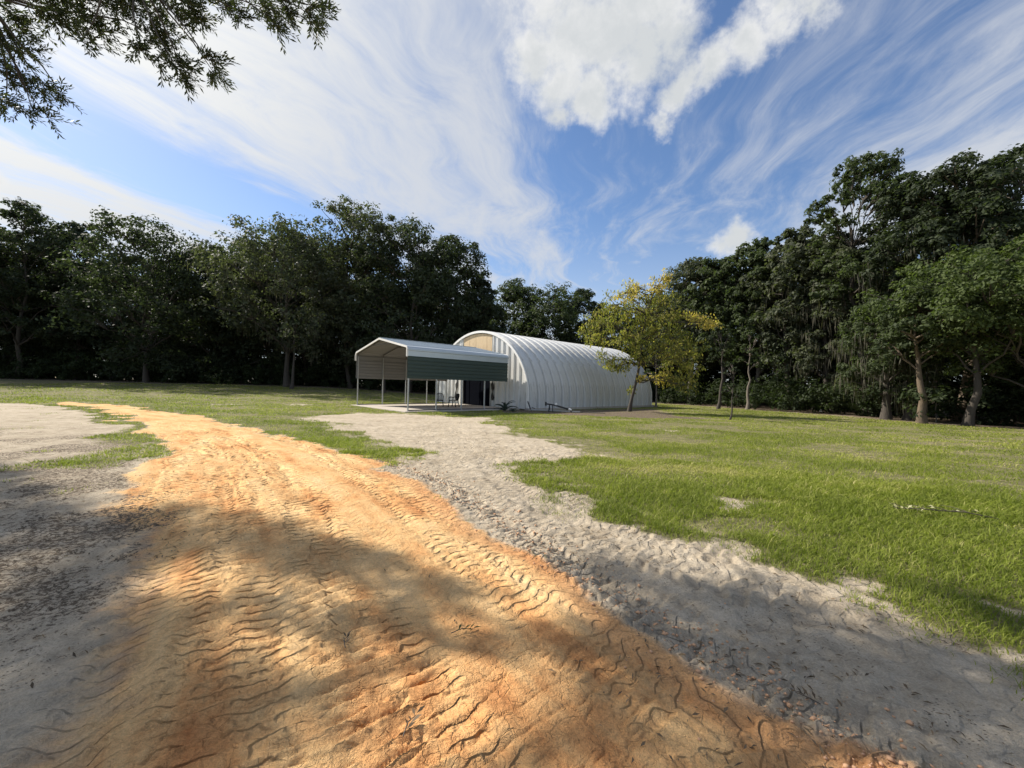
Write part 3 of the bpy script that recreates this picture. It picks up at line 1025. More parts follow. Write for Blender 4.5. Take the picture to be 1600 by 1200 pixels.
# corrugated gable sheets, front and rear
PW = .56
n_p = int(HUT_W / PW)
x_start = -RX + (HUT_W - n_p * PW) / 2
edges = [-RX + .01] + [x_start + PW * i for i in range(1, n_p)] + [RX - .01]


def sheet_col(x0, x1, y, face, zb, ztf, name, parent, rib=.085, mt=None):
    w_ = x1 - x0
    cols = [(0, 0), (.25, 0), (.36, 1), (.78, 1), (.89, 0), (.997, 0)]
    mb = MB()
    P = []
    for (u_, r_) in cols:
        x = x0 + w_ * u_
        P.append((x, y + face * rib * r_, zb)); P.append((x, y + face * rib * r_, max(zb + .02, ztf(x))))
    b = [(p[0], p[1] - face * .006, p[2]) for p in P]
    F = []
    for j in range(len(cols) - 1):
        a = 2 * j
        q = (a, a + 2, a + 3, a + 1)
        F.append(q if face < 0 else q[::-1])
        n_ = len(P)
        q2 = tuple(n_ + t for t in q)
        F.append(q2[::-1] if face < 0 else q2)
    mb.add(P + b, F)
    return mb.build(name, mt or M['white'], parent)


for i in range(len(edges) - 1):
    x0, x1 = edges[i], edges[i + 1]
    topf = lambda x: arch_z(x, .03)
    sheet_col(x0, x1, HL - .04, 1, 0, topf, 'wall_panel', hut)
    for (a_, b_) in [(x0, min(x1, DX0)), (max(x0, DX1), x1)]:
        if b_ - a_ > .05:
            sheet_col(a_, b_, .06, -1, 0, topf, 'wall_panel', hut)
# plywood above the doorway
pe = [DX0, gable_x(732), gable_x(741.7), gable_x(759), DX1]
for a_, b_ in zip(pe[:-1], pe[1:]):
    mb = MB()
    n_ = 5
    P = []
    for j in range(n_ + 1):
        x = a_ + .012 + (b_ - a_ - .024) * j / n_
        zt = arch_z(x, .05)
        P += [(x, .02, DTOP + .1), (x, .02, zt), (x, .045, DTOP + .1), (x, .045, zt)]
    F = []
    for j in range(n_):
        a = 4 * j
        F += [(a, a + 4, a + 5, a + 1), (a + 2, a + 3, a + 7, a + 6), (a + 1, a + 5, a + 7, a + 3), (a, a + 2, a + 6, a + 4)]
    F += [(0, 1, 3, 2), (4 * n_, 4 * n_ + 2, 4 * n_ + 3, 4 * n_ + 1)]
    mb.add(P, F)
    mb.build('plywood_sheet', M['ply'], hut)
mb = MB()
for x in (DX0 + .03, DX1 - .03):
    mb.box(x - .05, x + .05, -.02, .08, 0, DTOP)
mb.box(DX0 - .02, DX1 + .02, -.02, .08, DTOP, DTOP + .1)
mb.build('door_frame', M['galv'], hut)
mb = MB()
nd = 5
for j in range(nd):
    a_ = DX0 + .1 + (DX1 - DX0 - .2) * j / nd; b_ = DX0 + .1 + (DX1 - DX0 - .2) * (j + 1) / nd
    mb.box(a_, b_ - .015, .10 + (.03 if j % 2 else 0), .16, .02, DTOP - .02)
dr_ = mb.build('doorway_shade', M['doorway_dark'], hut)  # added near-black boards stand in for the shade inside the open doorway
# dark curved strips either side of the doorway
for sgn, xx in ((-1, gable_x(713)), (1, gable_x(770.5))):
    mb = MB()
    pts = []
    for k in range(10):
        t = k / 9
        z = .45 + 1.95 * t
        bow = (.28 * t ** 2.4) * (1 if sgn < 0 else -.25)
        pts.append((xx + bow * 1.4 + .03 * math.sin(k * 2.1), z, .10 + .07 * math.sin(k * 1.7)))
    for (p, q) in zip(pts[:-1], pts[1:]):
        mb.add([(p[0] - p[2], -.045, p[1]), (p[0] + p[2], -.045, p[1]), (q[0] + q[2], -.045, q[1]), (q[0] - q[2], -.045, q[1]),
                (p[0] - p[2], -.03, p[1]), (p[0] + p[2], -.03, p[1]), (q[0] + q[2], -.03, q[1]), (q[0] - q[2], -.03, q[1])],
               [(0, 1, 2, 3), (7, 6, 5, 4), (0, 3, 7, 4), (1, 5, 6, 2)])
    mb.build('dark_strip', M['black'], hut)
# low kerb of the hut
mb = MB()
mb.box(RX - .12, RX + .26, -.1, HL + .1, -.3, .07)
mb.box(-RX - .26, -RX + .12, -.1, HL + .1, -.3, .07)
mb.box(-RX - .26, RX + .26, HL + .1, HL + .3, -.3, .065)
mb.build('footing', M['concrete'], hut)

# ---- carport
CZ, CW, CS = .09, 6.9, 1.726
ZP, ZE, ZR = 1.83 - CZ, 3.02 - CZ, 4.22 - CZ
car = empty('carport', (-5.524, 21.542, CZ), -TH)
tag(car, 'open metal carport with green side sheets and pale ridged roof', 'carport')
Y0, Y1 = -.14, 4 * CS + .12
L4 = 4 * CS
for sd, x in ((0, 0), (1, -CW)):
    for i in range(5):
        mb = MB()
        mb.box(x - .032, x + .032, i * CS - .032, i * CS + .032, 0, ZE + .25)
        mb.box(x - .08, x + .08, i * CS - .08, i * CS + .08, .0, .012)
        mb.build('post', M['galv'], car, bevel=.004)
    mb = MB()
    mb.box(x - .03, x + .03, .04, L4 - .04, .002, .06)
    mb.build('base_rail', M['darksteel'], car)


def roof_prof(side):
    """profile from eave bottom to ridge in local x,z; side +1 near (x~0), -1 far"""
    x_out = .07 if side > 0 else -CW - .07
    cx = -CW / 2
    dirx = -1 if side > 0 else 1
    zt = 3.42 - CZ
    pts = [(x_out, ZE), (x_out, zt)]
    sl = (ZR - (zt + .16)) / (CW / 2 + .07 - .22)
    for k in range(1, 5):
        a = k / 4 * math.pi / 2
        # quarter bend easing into the slope
        pts.append((x_out + dirx * .22 * (1 - math.cos(a)), zt + .16 * math.sin(a)))
    nS = 12
    xs, zs = pts[-1]
    for k in range(1, nS + 1):
        t = k / nS
        pts.append((xs + (cx - xs) * t, zs + (ZR - zs) * t))
    return pts


def strip(name, pts, y0, y1, mats, parent, th=.004, rib=True):
    """sheet swept along y over a profile, outer face material 0, inner face 1"""
    mb = MB()
    P = []
    # resample with ribs running lengthwise
    res = []
    for k in range(len(pts) - 1):
        (xa, za), (xb, zb) = pts[k], pts[k + 1]
        L = math.hypot(xb - xa, zb - za)
        nx, nz = -(zb - za) / L, (xb - xa) / L
        if (xa + CW / 2) * nx < 0 and abs(nx) > .5: nx, nz = -nx, -nz
        if nz < -.3: nx, nz = -nx, -nz
        res.append((xa, za, nx, nz, 0))
        if rib and L > .2:
            for (f_, h_) in ((.72, 0), (.78, 1), (.90, 1), (.96, 0)):
                res.append((xa + (xb - xa) * f_, za + (zb - za) * f_, nx, nz, h_))
    res.append((pts[-1][0], pts[-1][1], res[-1][2], res[-1][3], 0))
    n_ = len(res)
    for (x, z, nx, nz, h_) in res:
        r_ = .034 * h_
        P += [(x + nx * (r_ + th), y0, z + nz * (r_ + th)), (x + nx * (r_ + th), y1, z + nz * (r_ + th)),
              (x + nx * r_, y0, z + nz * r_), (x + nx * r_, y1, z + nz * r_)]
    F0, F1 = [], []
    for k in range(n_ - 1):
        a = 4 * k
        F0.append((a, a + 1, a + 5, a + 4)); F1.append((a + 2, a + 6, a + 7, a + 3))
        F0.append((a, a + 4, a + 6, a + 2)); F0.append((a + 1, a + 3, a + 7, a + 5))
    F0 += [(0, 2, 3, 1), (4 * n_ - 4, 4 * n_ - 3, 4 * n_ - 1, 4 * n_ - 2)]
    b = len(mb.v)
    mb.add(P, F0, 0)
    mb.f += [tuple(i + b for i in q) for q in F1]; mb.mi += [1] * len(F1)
    return mb.build(name, mats, parent)


for sd in (1, -1):
    rp = roof_prof(sd)
    cuts = [0, 5, 8, 11, 14, 17]
    for a, b in zip(cuts[:-1], cuts[1:]):
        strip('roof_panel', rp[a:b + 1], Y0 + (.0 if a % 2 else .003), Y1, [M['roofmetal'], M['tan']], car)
    # side sheets
    xo = .052 if sd > 0 else -CW - .052
    zs = np.linspace(ZP, ZE + .02, 3)
    for k in range(2):
        n_ = 3
        pr = [(xo + .007 * k * sd, zs[k] - .02 * k + (zs[k + 1] - zs[k] + .02 * k) * j / n_) for j in range(n_ + 1)]
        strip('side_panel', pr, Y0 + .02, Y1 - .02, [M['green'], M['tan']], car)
    # gable end trim
    for yy in (Y0 - .03, Y1 - .01):
        mb = MB()
        pr = rp
        for (p, q) in zip(pr[:-1], pr[1:]):
            mb.bar((p[0], yy + .02, p[1] - .03), (q[0], yy + .02, q[1] - .03), .05, .10, up=(0, 1, 0) if False else (0, 0, 1))
        mb.build('trim', M['white_clean'], car)
    # bows
for i in range(5):
    mb = MB()
    for sd in (1, -1):
        rp = roof_prof(sd)
        px_ = [(x - .05 * sd * (1 if k < 3 else 0), z - .075) for k, (x, z) in enumerate(rp)]
        for (p, q) in zip(px_[1:-1], px_[2:]):
            mb.bar((p[0], i * CS, p[1]), (q[0], i * CS, q[1]), .055, .055)
    xk = 1.15
    mb.bar((-CW / 2 - xk, i * CS, ZR - .08 - xk * .24), (-CW / 2 + xk, i * CS, ZR - .08 - xk * .24), .04, .04)
    mb.build('roof_bow', M['darksteel'], car)
mb = MB()
mb.box(-CW / 2 - .14, -CW / 2 + .14, Y0, Y1, ZR + .028, ZR + .04)
mb.build('ridge_cap', M['roofmetal'], car)

slab_o = (-5.524, 21.542)
mb = MB()
mb.box(-CW - .25, .35, -.35, L4 + .95, -.45, -.004)
slab = mb.build('concrete_pad', M['concrete'], None, (slab_o[0], slab_o[1], CZ), bevel=.01)
slab.rotation_euler = (0, 0, -TH)
tag(slab, 'pale concrete pad under the carport', kind='structure')


# ------------------------------------------------------------------ plastic chairs
def make_chair():
    root = empty('plastic_chair', (0, 0, 0))
    mb = MB()
    mb.box(-.23, .23, -.22, .23, .405, .43)
    mb.box(-.24, .24, -.24, -.215, .37, .425)
    mb.build('seat', M['black'], root, bevel=.01)
    for sx in (-1, 1):
        mb = MB(); mb.tube([(sx * .25, -.25, 0), (sx * .235, -.22, .22), (sx * .23, -.20, .41), (sx * .255, -.20, .62)], [.028, .03, .03, .022], 8)
        mb.build('leg', M['black'], root, smooth=True)
        mb = MB(); mb.tube([(sx * .24, .30, 0), (sx * .22, .25, .22), (sx * .215, .22, .42)], [.028, .03, .03], 8)
        mb.build('leg', M['black'], root, smooth=True)
        mb = MB(); mb.tube([(sx * .255, -.22, .63), (sx * .27, -.05, .645), (sx * .265, .14, .64), (sx * .23, .26, .66)], [.022, .03, .028, .022], 8)
        mb.build('armrest', M['black'], root, smooth=True)
    b = MB()
    b.tube([(-.215, .22, .42), (-.235, .27, .65), (-.20, .31, .80), (-.10, .33, .865), (.10, .33, .865), (.20, .31, .80), (.235, .27, .65), (.215, .22, .42)], .025, 8)
    for k in range(5):
        x = -.13 + .065 * k
        b.tube([(x, .225, .42), (x * 1.05, .275, .64), (x, .325, .85)], .017, 6)
    b.build('backrest', M['black'], root, smooth=True)
    return root


ch = make_chair()
ch.location = (-4.85, 27.2, CZ); ch.rotation_euler = (0, 0, math.radians(8))
tag(ch, 'black plastic armchair under the carport, facing out, left of the other', 'chair', 'black plastic chairs under the carport')
c2 = copy_tree(ch)
c2.location = (-3.86, 26.9, CZ); c2.rotation_euler = (0, 0, math.radians(-112))
tag(c2, 'black plastic armchair turned sideways beside the dark doorway', 'chair', 'black plastic chairs under the carport')


# ------------------------------------------------------------------ agaves, implement, small things by the hut
def agave(x, y, size, seed, label, upright=False):
    rg = random.Random(seed)
    root = empty('agave_plant', (x, y, float(base_z(x, y)) - .02))
    n = 9 if upright else 16
    for k in range(n):
        a = k * 2.4 + rg.uniform(-.2, .2)
        el = math.radians(rg.uniform(30, 80) if not upright else rg.uniform(65, 86))
        L = size * rg.uniform(.75, 1.05)
        mb = MB()
        rings = []
        m_ = 6
        for j in range(m_ + 1):
            t = j / m_
            e = el - t * t * .5
            rr = L * t
            cx, cz = math.cos(e) * rr, math.sin(e) * rr * (1 - .12 * t)
            wd = size * .085 * (1 - t) ** .6 * (1 if t > .02 else .8) + .002
            rings.append([(cx, -wd, cz + wd * .35), (cx, 0, cz - wd * .1), (cx, wd, cz + wd * .35), (cx - .01, 0, cz - .02 - wd * .3)])
        P = []
        for r_ in rings:
            for p in r_:
                P.append((p[0] * math.cos(a) - p[1] * math.sin(a), p[0] * math.sin(a) + p[1] * math.cos(a), p[2] + .03))
        F = []
        for j in range(m_):
            for q in range(4):
                F.append((4 * j + q, 4 * j + (q + 1) % 4, 4 * j + 4 + (q + 1) % 4, 4 * j + 4 + q))
        mb.add(P, F)
        mb.build('leaf', M['agave'], root)
    return tag(root, label, 'plant')


gxy = G(789, 641.5)
agave(gxy[0], gxy[1], .95, 1, 'spiky agave beside the corner of the carport and hut')
gxy = G(799, 643)
agave(gxy[0] + .1, gxy[1], .38, 4, 'low small agave at the foot of the bigger agave')
# low black implement with white tip
ix, iy = G(868, 644)
imp = empty('farm_implement', (ix, iy, float(base_z(ix, iy))), math.radians(-14))
tag(imp, 'low black metal towing frame with white tip beside the hut wall', 'implement')
mb = MB(); mb.bar((-.6, 0, .50), (-.1, 0, .44), .09); mb.bar((-.1, 0, .44), (.85, .0, .20), .10)
mb.build('boom', M['blacksteel'], imp, bevel=.01)
mb = MB(); mb.tube([(-.62, 0, .38), (-.62, 0, .62)], .06, 10); mb.build('hitch', M['blacksteel'], imp)
mb = MB(); mb.tube([(.80, 0, .22), (.98, 0, .16)], [.08, .06], 10); mb.build('tip', M['whitepaint'], imp)
mb = MB(); mb.box(-.06, .10, -.07, .07, .44, .54); mb.build('bracket', M['whitepaint'], imp, bevel=.01)
for (a, b) in [((-.4, -.25, 0), (-.38, 0, .46)), ((-.4, .25, 0), (-.38, 0, .46)), ((1.0, -.12, 0), (.9, 0, .2)), ((-.15, -.2, 0), (-.2, 0, .46))]:
    mb = MB(); mb.bar(a, b, .05); mb.build('leg', M['blacksteel'], imp)
mb = MB(); mb.bar((-1.55, .12, .10), (1.5, .12, .07), .06); mb.bar((-1.55, -.12, .10), (-.4, .12, .10), .05); mb.build('rail', M['galv'], imp)
mb = MB(); mb.bar((-1.52, 0, .0), (-1.78, 0, .62), .06); mb.bar((-1.52, 0, .25), (-1.30, 0, .18), .04); mb.build('lever', M['blacksteel'], imp)
# boards lying along the hut foot
for i, (px, py, L_, lab) in enumerate([(925, 645.5, 1.6, 'weathered grey board on the mulch beside the black frame'), (800, 645.5, .9, 'short grey board on the ground in front of the agave')]):
    x_, y_ = G(px, py)
    mb = MB(); mb.box(-L_ / 2, L_ / 2, -.06, .06, 0, .035)
    o = mb.build('board', M['bark_pale'], None, (x_, y_, float(base_z(x_, y_)) + .01), bevel=.004)
    o.rotation_euler = (0, 0, math.radians(-8 + 20 * i)); tag(o, lab, 'board')


# ------------------------------------------------------------------ yellow leaved tree
def yellow_tree():
    rg = np.random.default_rng(77)
    bx, by = G(983, 643)
    root = empty('yellowing_tree', (bx, by, float(base_z(bx, by)) - .03))
    k = by / CAM_F
    def loc(px, py, dy=0.0):
        dr = pix_dir(px, py)
        Yd = by + dy
        return np.array([dr.x / dr.y * Yd - bx, dy, CAM_H + dr.z / dr.y * Yd - float(base_z(bx, by))])
    tr = [loc(983, 643), loc(987, 622), loc(994, 596), loc(999, 570), loc(1003, 530), loc(1010, 490), loc(1020, 460), loc(1036, 432)]
    tb = [(np.array(tr), [.17, .105, .09, .08, .07, .05, .04, .02])]
    spots = [(1040, 428, 12), (1025, 445, 22), (1000, 450, 26), (975, 458, 24), (960, 475, 26), (940, 482, 22), (925, 505, 24), (915, 520, 16), (950, 505, 30), (980, 490, 32),
             (1010, 480, 34), (1040, 478, 30), (1060, 500, 26), (1000, 520, 34), (1035, 520, 32), (965, 535, 30), (1065, 530, 26), (945, 560, 18), (975, 568, 20), (1000, 558, 20),
             (1085, 498, 13), (1103, 502, 15), (1118, 506, 9), (1045, 560, 28), (1075, 560, 24), (1060, 590, 22), (1040, 590, 20), (1078, 600, 18), (1090, 545, 20), (957, 572, 12),
             (1003, 590, 8), (988, 610, 6), (1020, 500, 34), (990, 470, 28), (1055, 545, 26), (930, 535, 18), (1085, 575, 16), (1012, 462, 20), (985, 535, 30), (1025, 545, 28)]
    Vs, Fs, Ts, b = [], [], [], 0
    for i, (px, py, r) in enumerate(spots):
        c_ = loc(px, py, rg.uniform(-1.9, 1.9) if r > 12 else rg.uniform(-.6, .6))
        rr = r * k * 1.05
        zi = int(np.clip(2 + (620 - py) / 40, 2, 6))
        lb = limb(tr[zi], c_, rg, .05, 6, .15)
        tb.append((lb, np.linspace(.045, .012, 6)))
        nt = int(5 + r * .5)
        for q in range(nt):
            e = c_ + unit(rg.normal(size=3)) * rr * np.array([1, 1, .8]) * rg.uniform(.6, 1.0)
            tw = limb(lb[3 + (q % 3)], e, rg, .0, 4, .1)
            tb.append((tw, np.linspace(.014, .005, 4)))
            n = int(12 + r * .22)
            t = rg.uniform(.35, 1.05, n)
            P = tw[0] * (1 - t[:, None]) + tw[-1] * t[:, None] + rg.normal(size=(n, 3)) * .12
            ax = unit(rg.normal(size=(n, 3)) * .5 + np.array([0, 0, -1.]) + unit(e - c_) * .4)
            nr = unit(rg.normal(size=(n, 3)))
            nr = unit(nr - ax * (nr * ax).sum(1)[:, None])
            L = rg.uniform(.13, .26, n)
            yel = 1.0 if (px > 1080 and 490 < py < 515) or (610 > py > 585 and px < 1050) else .75 + .25 * (py < 460)
            ti = np.clip(rg.uniform(0, 1, n) ** 1.2 * .55 + rg.uniform(0, 1) * .42 * yel + (.35 if yel == 1.0 else 0), 0, 1)
            V, F, T = diamonds(P - ax * 0, L, L * .42, ax, nr, ti, .08)
            Vs.append(V); Fs.append(F + b); Ts.append(T); b += len(V)
    np_mesh('crown', np.vstack(Vs), np.vstack(Fs), M['yellow'], root, attrs={'tint': ('POINT', np.concatenate(Ts))})
    TV, TF = tubes_mesh(tb, 6)
    np_mesh('trunk', TV, TF, M['bark'], root, smooth=True)
    tag(root, 'small leaning tree with yellowing leaves beside the ribbed hut', 'tree')


yellow_tree()


def slim_tree(px, py, H, R, seed, fol, bark, label, trunk=.05, leaf=.10, cb=.25, nblob=8, nsub=8, nleaf=26, name='young_tree', lean=(0, 0), **k):
    x_, y_ = G(px, py) if py else (at(px[0], px[1]), px[1])
    t_ = build_tree(name, x_, y_, H, R, seed, fol, bark, cb, nblob=nblob, nsub=nsub, nleaf=nleaf, leaf=leaf, trunk=trunk, lean=lean, **k)
    return tag(t_, label, 'tree')


slim_tree(1140, 656, 3.3, .55, 301, 'oak_dark', 'bark', 'thin dark sapling standing alone on the lawn right of the hut', leaf=.09, cb=.3)
slim_tree(1025, 637, 5.2, 1.2, 302, 'oak_mid', 'bark_pale', 'pale stemmed young tree just beyond the far corner of the hut', trunk=.10, leaf=.18, cb=.45)
slim_tree(1168, 640, 7.5, 1.4, 303, 'oak_mid', 'bark_pale', 'slender pale trunk at the wood edge left of the double trunk', trunk=.15, leaf=.2, cb=.5)
slim_tree(1122, 639, 7.5, 1.5, 304, 'oak_dark', 'bark', 'slender dark trunk at the wood edge behind the lone sapling', trunk=.15, leaf=.2, cb=.5)
slim_tree(1416, 657, 6.5, 1.2, 305, 'oak_dark', 'bark', 'dark leaning trunk just left of the tan flaking trunk', trunk=.20, leaf=.18, cb=.6, moss=300)
slim_tree(1462, 660, 3.0, .6, 306, 'oak_mid', 'bark_pale', 'skinny sapling between the tan trunk and the bright green tree', trunk=.035, leaf=.12, cb=.4)
slim_tree((456, 43), 0, 8, 1.6, 307, 'oak_dark', 'bark', 'thin dark trunk under the left side of the big mossy oak', trunk=.18, leaf=.25, cb=.55)
slim_tree((600, 44), 0, 8, 1.6, 308, 'oak_dark', 'bark', 'dark trunk seen below the carport roof among the left wood', trunk=.2, leaf=.25, cb=.55)


# palmettos at the wood edge
def palmetto(px, py, size, seed, label):
    rg = np.random.default_rng(seed)
    x_, y_ = G(px, py)
    root = empty('palmetto', (x_, y_, float(base_z(x_, y_)) - .02))
    for f_ in range(9):
        a = rg.uniform(0, 6.28); el = rg.uniform(.6, 1.4)
        dr = np.array([math.cos(a) * math.cos(el), math.sin(a) * math.cos(el), math.sin(el)])
        st = dr * size * rg.uniform(.5, .9)
        V, F, b = [], [], 0
        TV, TF = tube_np([np.zeros(3), st * .6, st], [.015, .012, .01], 5)
        side = unit(np.cross(dr, [0, 0, 1.])); upv = np.cross(side, dr)
        P, Fq = [tuple(p) for p in TV], [tuple(q) for q in TF]
        for k in range(11):
            t = (k - 5) / 5 * 1.5
            fd = unit(dr * math.cos(t) + side * math.sin(t))
            L = size * .55 * (1 - .25 * abs(t) / 1.5)
            q = unit(np.cross(fd, upv)) * .022
            n0 = len(P)
            P += [tuple(st), tuple(st + fd * L * .5 + q), tuple(st + fd * L - np.array([0, 0, .12 * size])), tuple(st + fd * L * .5 - q)]
            Fq.append((n0, n0 + 1, n0 + 2, n0 + 3))
        o = np_mesh('frond', np.array(P), np.array(Fq), M['palm'], root, attrs={'tint': ('POINT', np.full(len(P), rg.uniform(0, 1)))})
    tag(root, label, 'palm shrub')


palmetto(1207, 640, 1.5, 1, 'palmetto left of the double trunk at the wood edge')
palmetto(1228, 642, 1.1, 2, 'smaller palmetto touching the left foot of the double trunk')
palmetto(1273, 645, 1.0, 3, 'palmetto just right of the double trunk')
palmetto(1180, 640, 1.2, 4, 'palmetto beside the slender pale trunk')
palmetto(1345, 650, 1.2, 5, 'palmetto in dark shade left of the tan flaking trunk')
for i, (px, py, lab) in enumerate([(1282, 644, 'small white stone at the wood edge right of the palmetto'), (1236, 640, 'pale stone at the foot of the double trunk')]):
    x_, y_ = G(px, py)
    rg = np.random.default_rng(i)
    mb = MB(); mb.tube([(0, 0, -.02), (0, 0, .05), (.02, 0, .14), (.03, .02, .19)], [.15, .19, .14, .04], 7)
    mb.v = [tuple(np.array(p) * (1 + rg.normal() * .06)) for p in mb.v]
    o = mb.build('stone', M['stone'], None, (x_, y_, float(base_z(x_, y_)))); tag(o, lab, 'stone')


# ------------------------------------------------------------------ overhanging oak at the left, with the shade it throws
def overhang():
    rg = np.random.default_rng(9)
    root = empty('overhanging_oak', (-13.5, 3.0, float(base_z(-13.5, 3.0)) - .05))
    org = np.array([-13.5, 3.0, float(base_z(-13.5, 3.0)) - .05])
    ct = 1 / math.tan(SUN_EL)
    cl = []   # clusters centre, radius
    # sprays in view
    vis = [(20, 20, 46), (70, 15, 46), (120, 20, 40), (30, 70, 34), (150, 40, 24), (190, 10, 46), (240, 20, 50), (255, 60, 40), (270, 95, 30), (285, 118, 18), (300, 20, 44),
           (220, 70, 26), (325, 95, 22), (335, 115, 12), (350, 5, 26), (375, 22, 20), (410, 12, 28), (445, 12, 28), (480, 8, 26), (495, 28, 18), (430, 38, 14), (505, 5, 12),
           (10, 110, 34), (40, 125, 26), (10, 160, 24), (70, 138, 16), (95, 145, 9), (50, 170, 12), (75, 184, 6), (130, 62, 14), (-20, 60, 60), (160, -20, 60), (280, -20, 60), (400, -25, 50), (60, -30, 70), (-40, 140, 40)]
    for (px, py, r) in vis:
        Yd = rg.uniform(5.2, 6.8)
        dr = pix_dir(px, py)
        P = np.array(cam.location) + np.array(dr) / dr.y * Yd
        cl.append((P, r * Yd / CAM_F * .9, 1))
    # shade polygons on the ground
    shade = [[(0, 850), (170, 800), (400, 795), (530, 855), (660, 900), (650, 940), (570, 965), (480, 940), (380, 900), (250, 880), (120, 930), (0, 930)],
             [(-300, 930), (100, 940), (330, 920), (480, 980), (430, 1050), (480, 1200), (480, 1330), (-350, 1330)],
             [(860, 1050), (920, 1015), (1010, 1060), (1110, 1115), (1220, 1200), (830, 1200), (840, 1120)],
             [(880, 865), (1000, 880), (1150, 925), (1250, 1015), (1420, 1040), (1640, 1060), (1700, 1200), (1420, 1170), (1200, 1060), (1050, 970), (940, 905)],
             [(1500, 935), (1640, 960), (1640, 1000), (1560, 975)],
             [(-200, 700), (20, 730), (120, 790), (60, 850), (-200, 900)],
             [(-300, 605), (0, 606), (110, 614), (120, 622), (-300, 625)][:0]]
    cover = [.52, .80, .62, .75, .6, .7]
    for poly, cv in zip(shade, cover):
        W_ = [G(*p) for p in poly]
        xs = [p[0] for p in W_]; ys = [p[1] for p in W_]
        area = (max(xs) - min(xs)) * (max(ys) - min(ys))
        n = int(area * 16)
        X_ = rg.uniform(min(xs), max(xs), n); Y_ = rg.uniform(min(ys), max(ys), n)
        sd = sdf(W_, X_, Y_)
        hole = sdf([G(*p) for p in [(225, 868), (420, 878), (500, 960), (500, 1090), (400, 1060), (300, 960)]], X_, Y_) > .0
        ok = (sd > .02) & (rg.uniform(0, 1, n) < cv * np.where(hole, .25, 1))
        for x_, y_ in zip(X_[ok], Y_[ok]):
            z = rg.uniform(7.5, 11.5)
            for tries in range(6):
                P = np.array([x_ + SUN_H[0] * ct * z, y_ + SUN_H[1] * ct * z, z])
                a = P[0] / P[1] * CAM_F; b = (P[2] - CAM_H) / P[1] * CAM_F
                infr = P[1] > 0 and a > -880 and b < 680
                if not infr: break
                z += 1.0
            if infr: continue
            cl.append((P, rg.uniform(.22, .34), 0))
    # limbs: trunk fork to scattered cluster hubs
    C = np.array([c_[0] for c_ in cl])
    hubs = []
    pool = list(range(len(C)))
    nh = 16
    hubs = C[rg.choice(len(C), nh, replace=False)]
    for _ in range(6):
        dd2 = ((C[:, None] - hubs[None]) ** 2).sum(-1)
        asg = dd2.argmin(1)
        for h in range(nh):
            if (asg == h).any(): hubs[h] = C[asg == h].mean(0)
    tb = []
    trunk_top = np.array([-12.6, 3.6, 5.0])
    tp = np.array([org, org + [.1, .1, 1.5], org + [.4, .3, 3.2], trunk_top])
    tb.append((tp - org, [.62, .46, .42, .38]))
    for h in range(nh):
        hp = hubs[h] + np.array([0, 0, .25])
        lb = limb(trunk_top, hp, rg, .16, 8, .05)
        # keep limbs off the picture
        a = lb[:, 0] / np.maximum(lb[:, 1], .01) * CAM_F; b = (lb[:, 2] - CAM_H) / np.maximum(lb[:, 1], .01) * CAM_F
        bad = (a > -820) & (b < 620)
        if bad[:-2].any():
            lb[1:-1, 2] += np.sin(np.linspace(0, np.pi, 8))[1:-1] * 2.0
        tb.append((lb - org, np.linspace(.20, .006, 8)))
        for c_i in np.where(asg == h)[0]:
            if cl[c_i][2] or rg.uniform() < .35:
                l2 = limb(lb[6], C[c_i], rg, .02, 5, .1)
                tb.append((l2 - org, np.linspace(.022, .005, 5)))
    Vs, Fs, Ts, b0 = [], [], [], 0
    for (P, r, visf) in cl:
        if visf:
            nt = int(6 + (r / .1) ** 1.6 * 4.5)
            for q in range(nt):
                o_ = P + unit(rg.normal(size=3)) * r * rg.uniform(0, .9) * np.array([1, 1, .8])
                tdir = unit(rg.normal(size=3) * .55 + np.array([.75, -.2, -.55]))
                Lt = rg.uniform(.16, .34)
                tw = np.array([o_, o_ + tdir * Lt * .5 + np.array([0, 0, -.01]), o_ + tdir * Lt + np.array([0, 0, -.03])])
                tb.append((tw - org, [.004, .003, .0015]))
                n = 15
                t = np.linspace(.05, 1.0, n)
                side = unit(np.cross(tdir, rg.normal(size=3)))
                s2 = np.cross(tdir, side)
                ph = np.arange(n) * 2.4
                out_ = side * np.cos(ph)[:, None] + s2 * np.sin(ph)[:, None]
                ax = unit(tdir * .95 + out_ * .65 + rg.normal(size=(n, 3)) * .12)
                L = rg.uniform(.06, .105, n)
                base = o_ + tdir * Lt * t[:, None]
                nr = unit(rg.normal(size=(n, 3)))
                nr = unit(nr - ax * (nr * ax).sum(1)[:, None])
                V, F, T = diamonds(base + ax * L[:, None] * .5, L, L * .25, ax, nr, rg.uniform(0, 1, n), .05)
                Vs.append(V); Fs.append(F + b0); Ts.append(T); b0 += len(V)
        else:
            n = 190
            q = unit(rg.normal(size=(n, 3))) * (rg.uniform(0, 1, (n, 1)) ** .5) * r * 1.25
            ax = unit(rg.normal(size=(n, 3)) + np.array([.3, 0, -.5])); nr = unit(rg.normal(size=(n, 3)))
            nr = unit(nr - ax * (nr * ax).sum(1)[:, None])
            L = rg.uniform(.07, .12, n)
            V, F, T = diamonds(P + q, L, L * .36, ax, nr, rg.uniform(0, 1, n), .05)
            Vs.append(V); Fs.append(F + b0); Ts.append(T); b0 += len(V)
    V = np.vstack(Vs) - org
    print('overhang leaves', len(V) // 4, 'clusters', len(cl))
    np_mesh('foliage', V, np.vstack(Fs), M['over'], root, attrs={'tint': ('POINT', np.concatenate(Ts))})
    TV, TF = tubes_mesh(tb, 5)
    np_mesh('branches', TV, TF, M['bark'], root, smooth=True)
    tag(root, 'oak overhead at the left whose narrow leaved twigs hang into view', 'tree')


overhang()


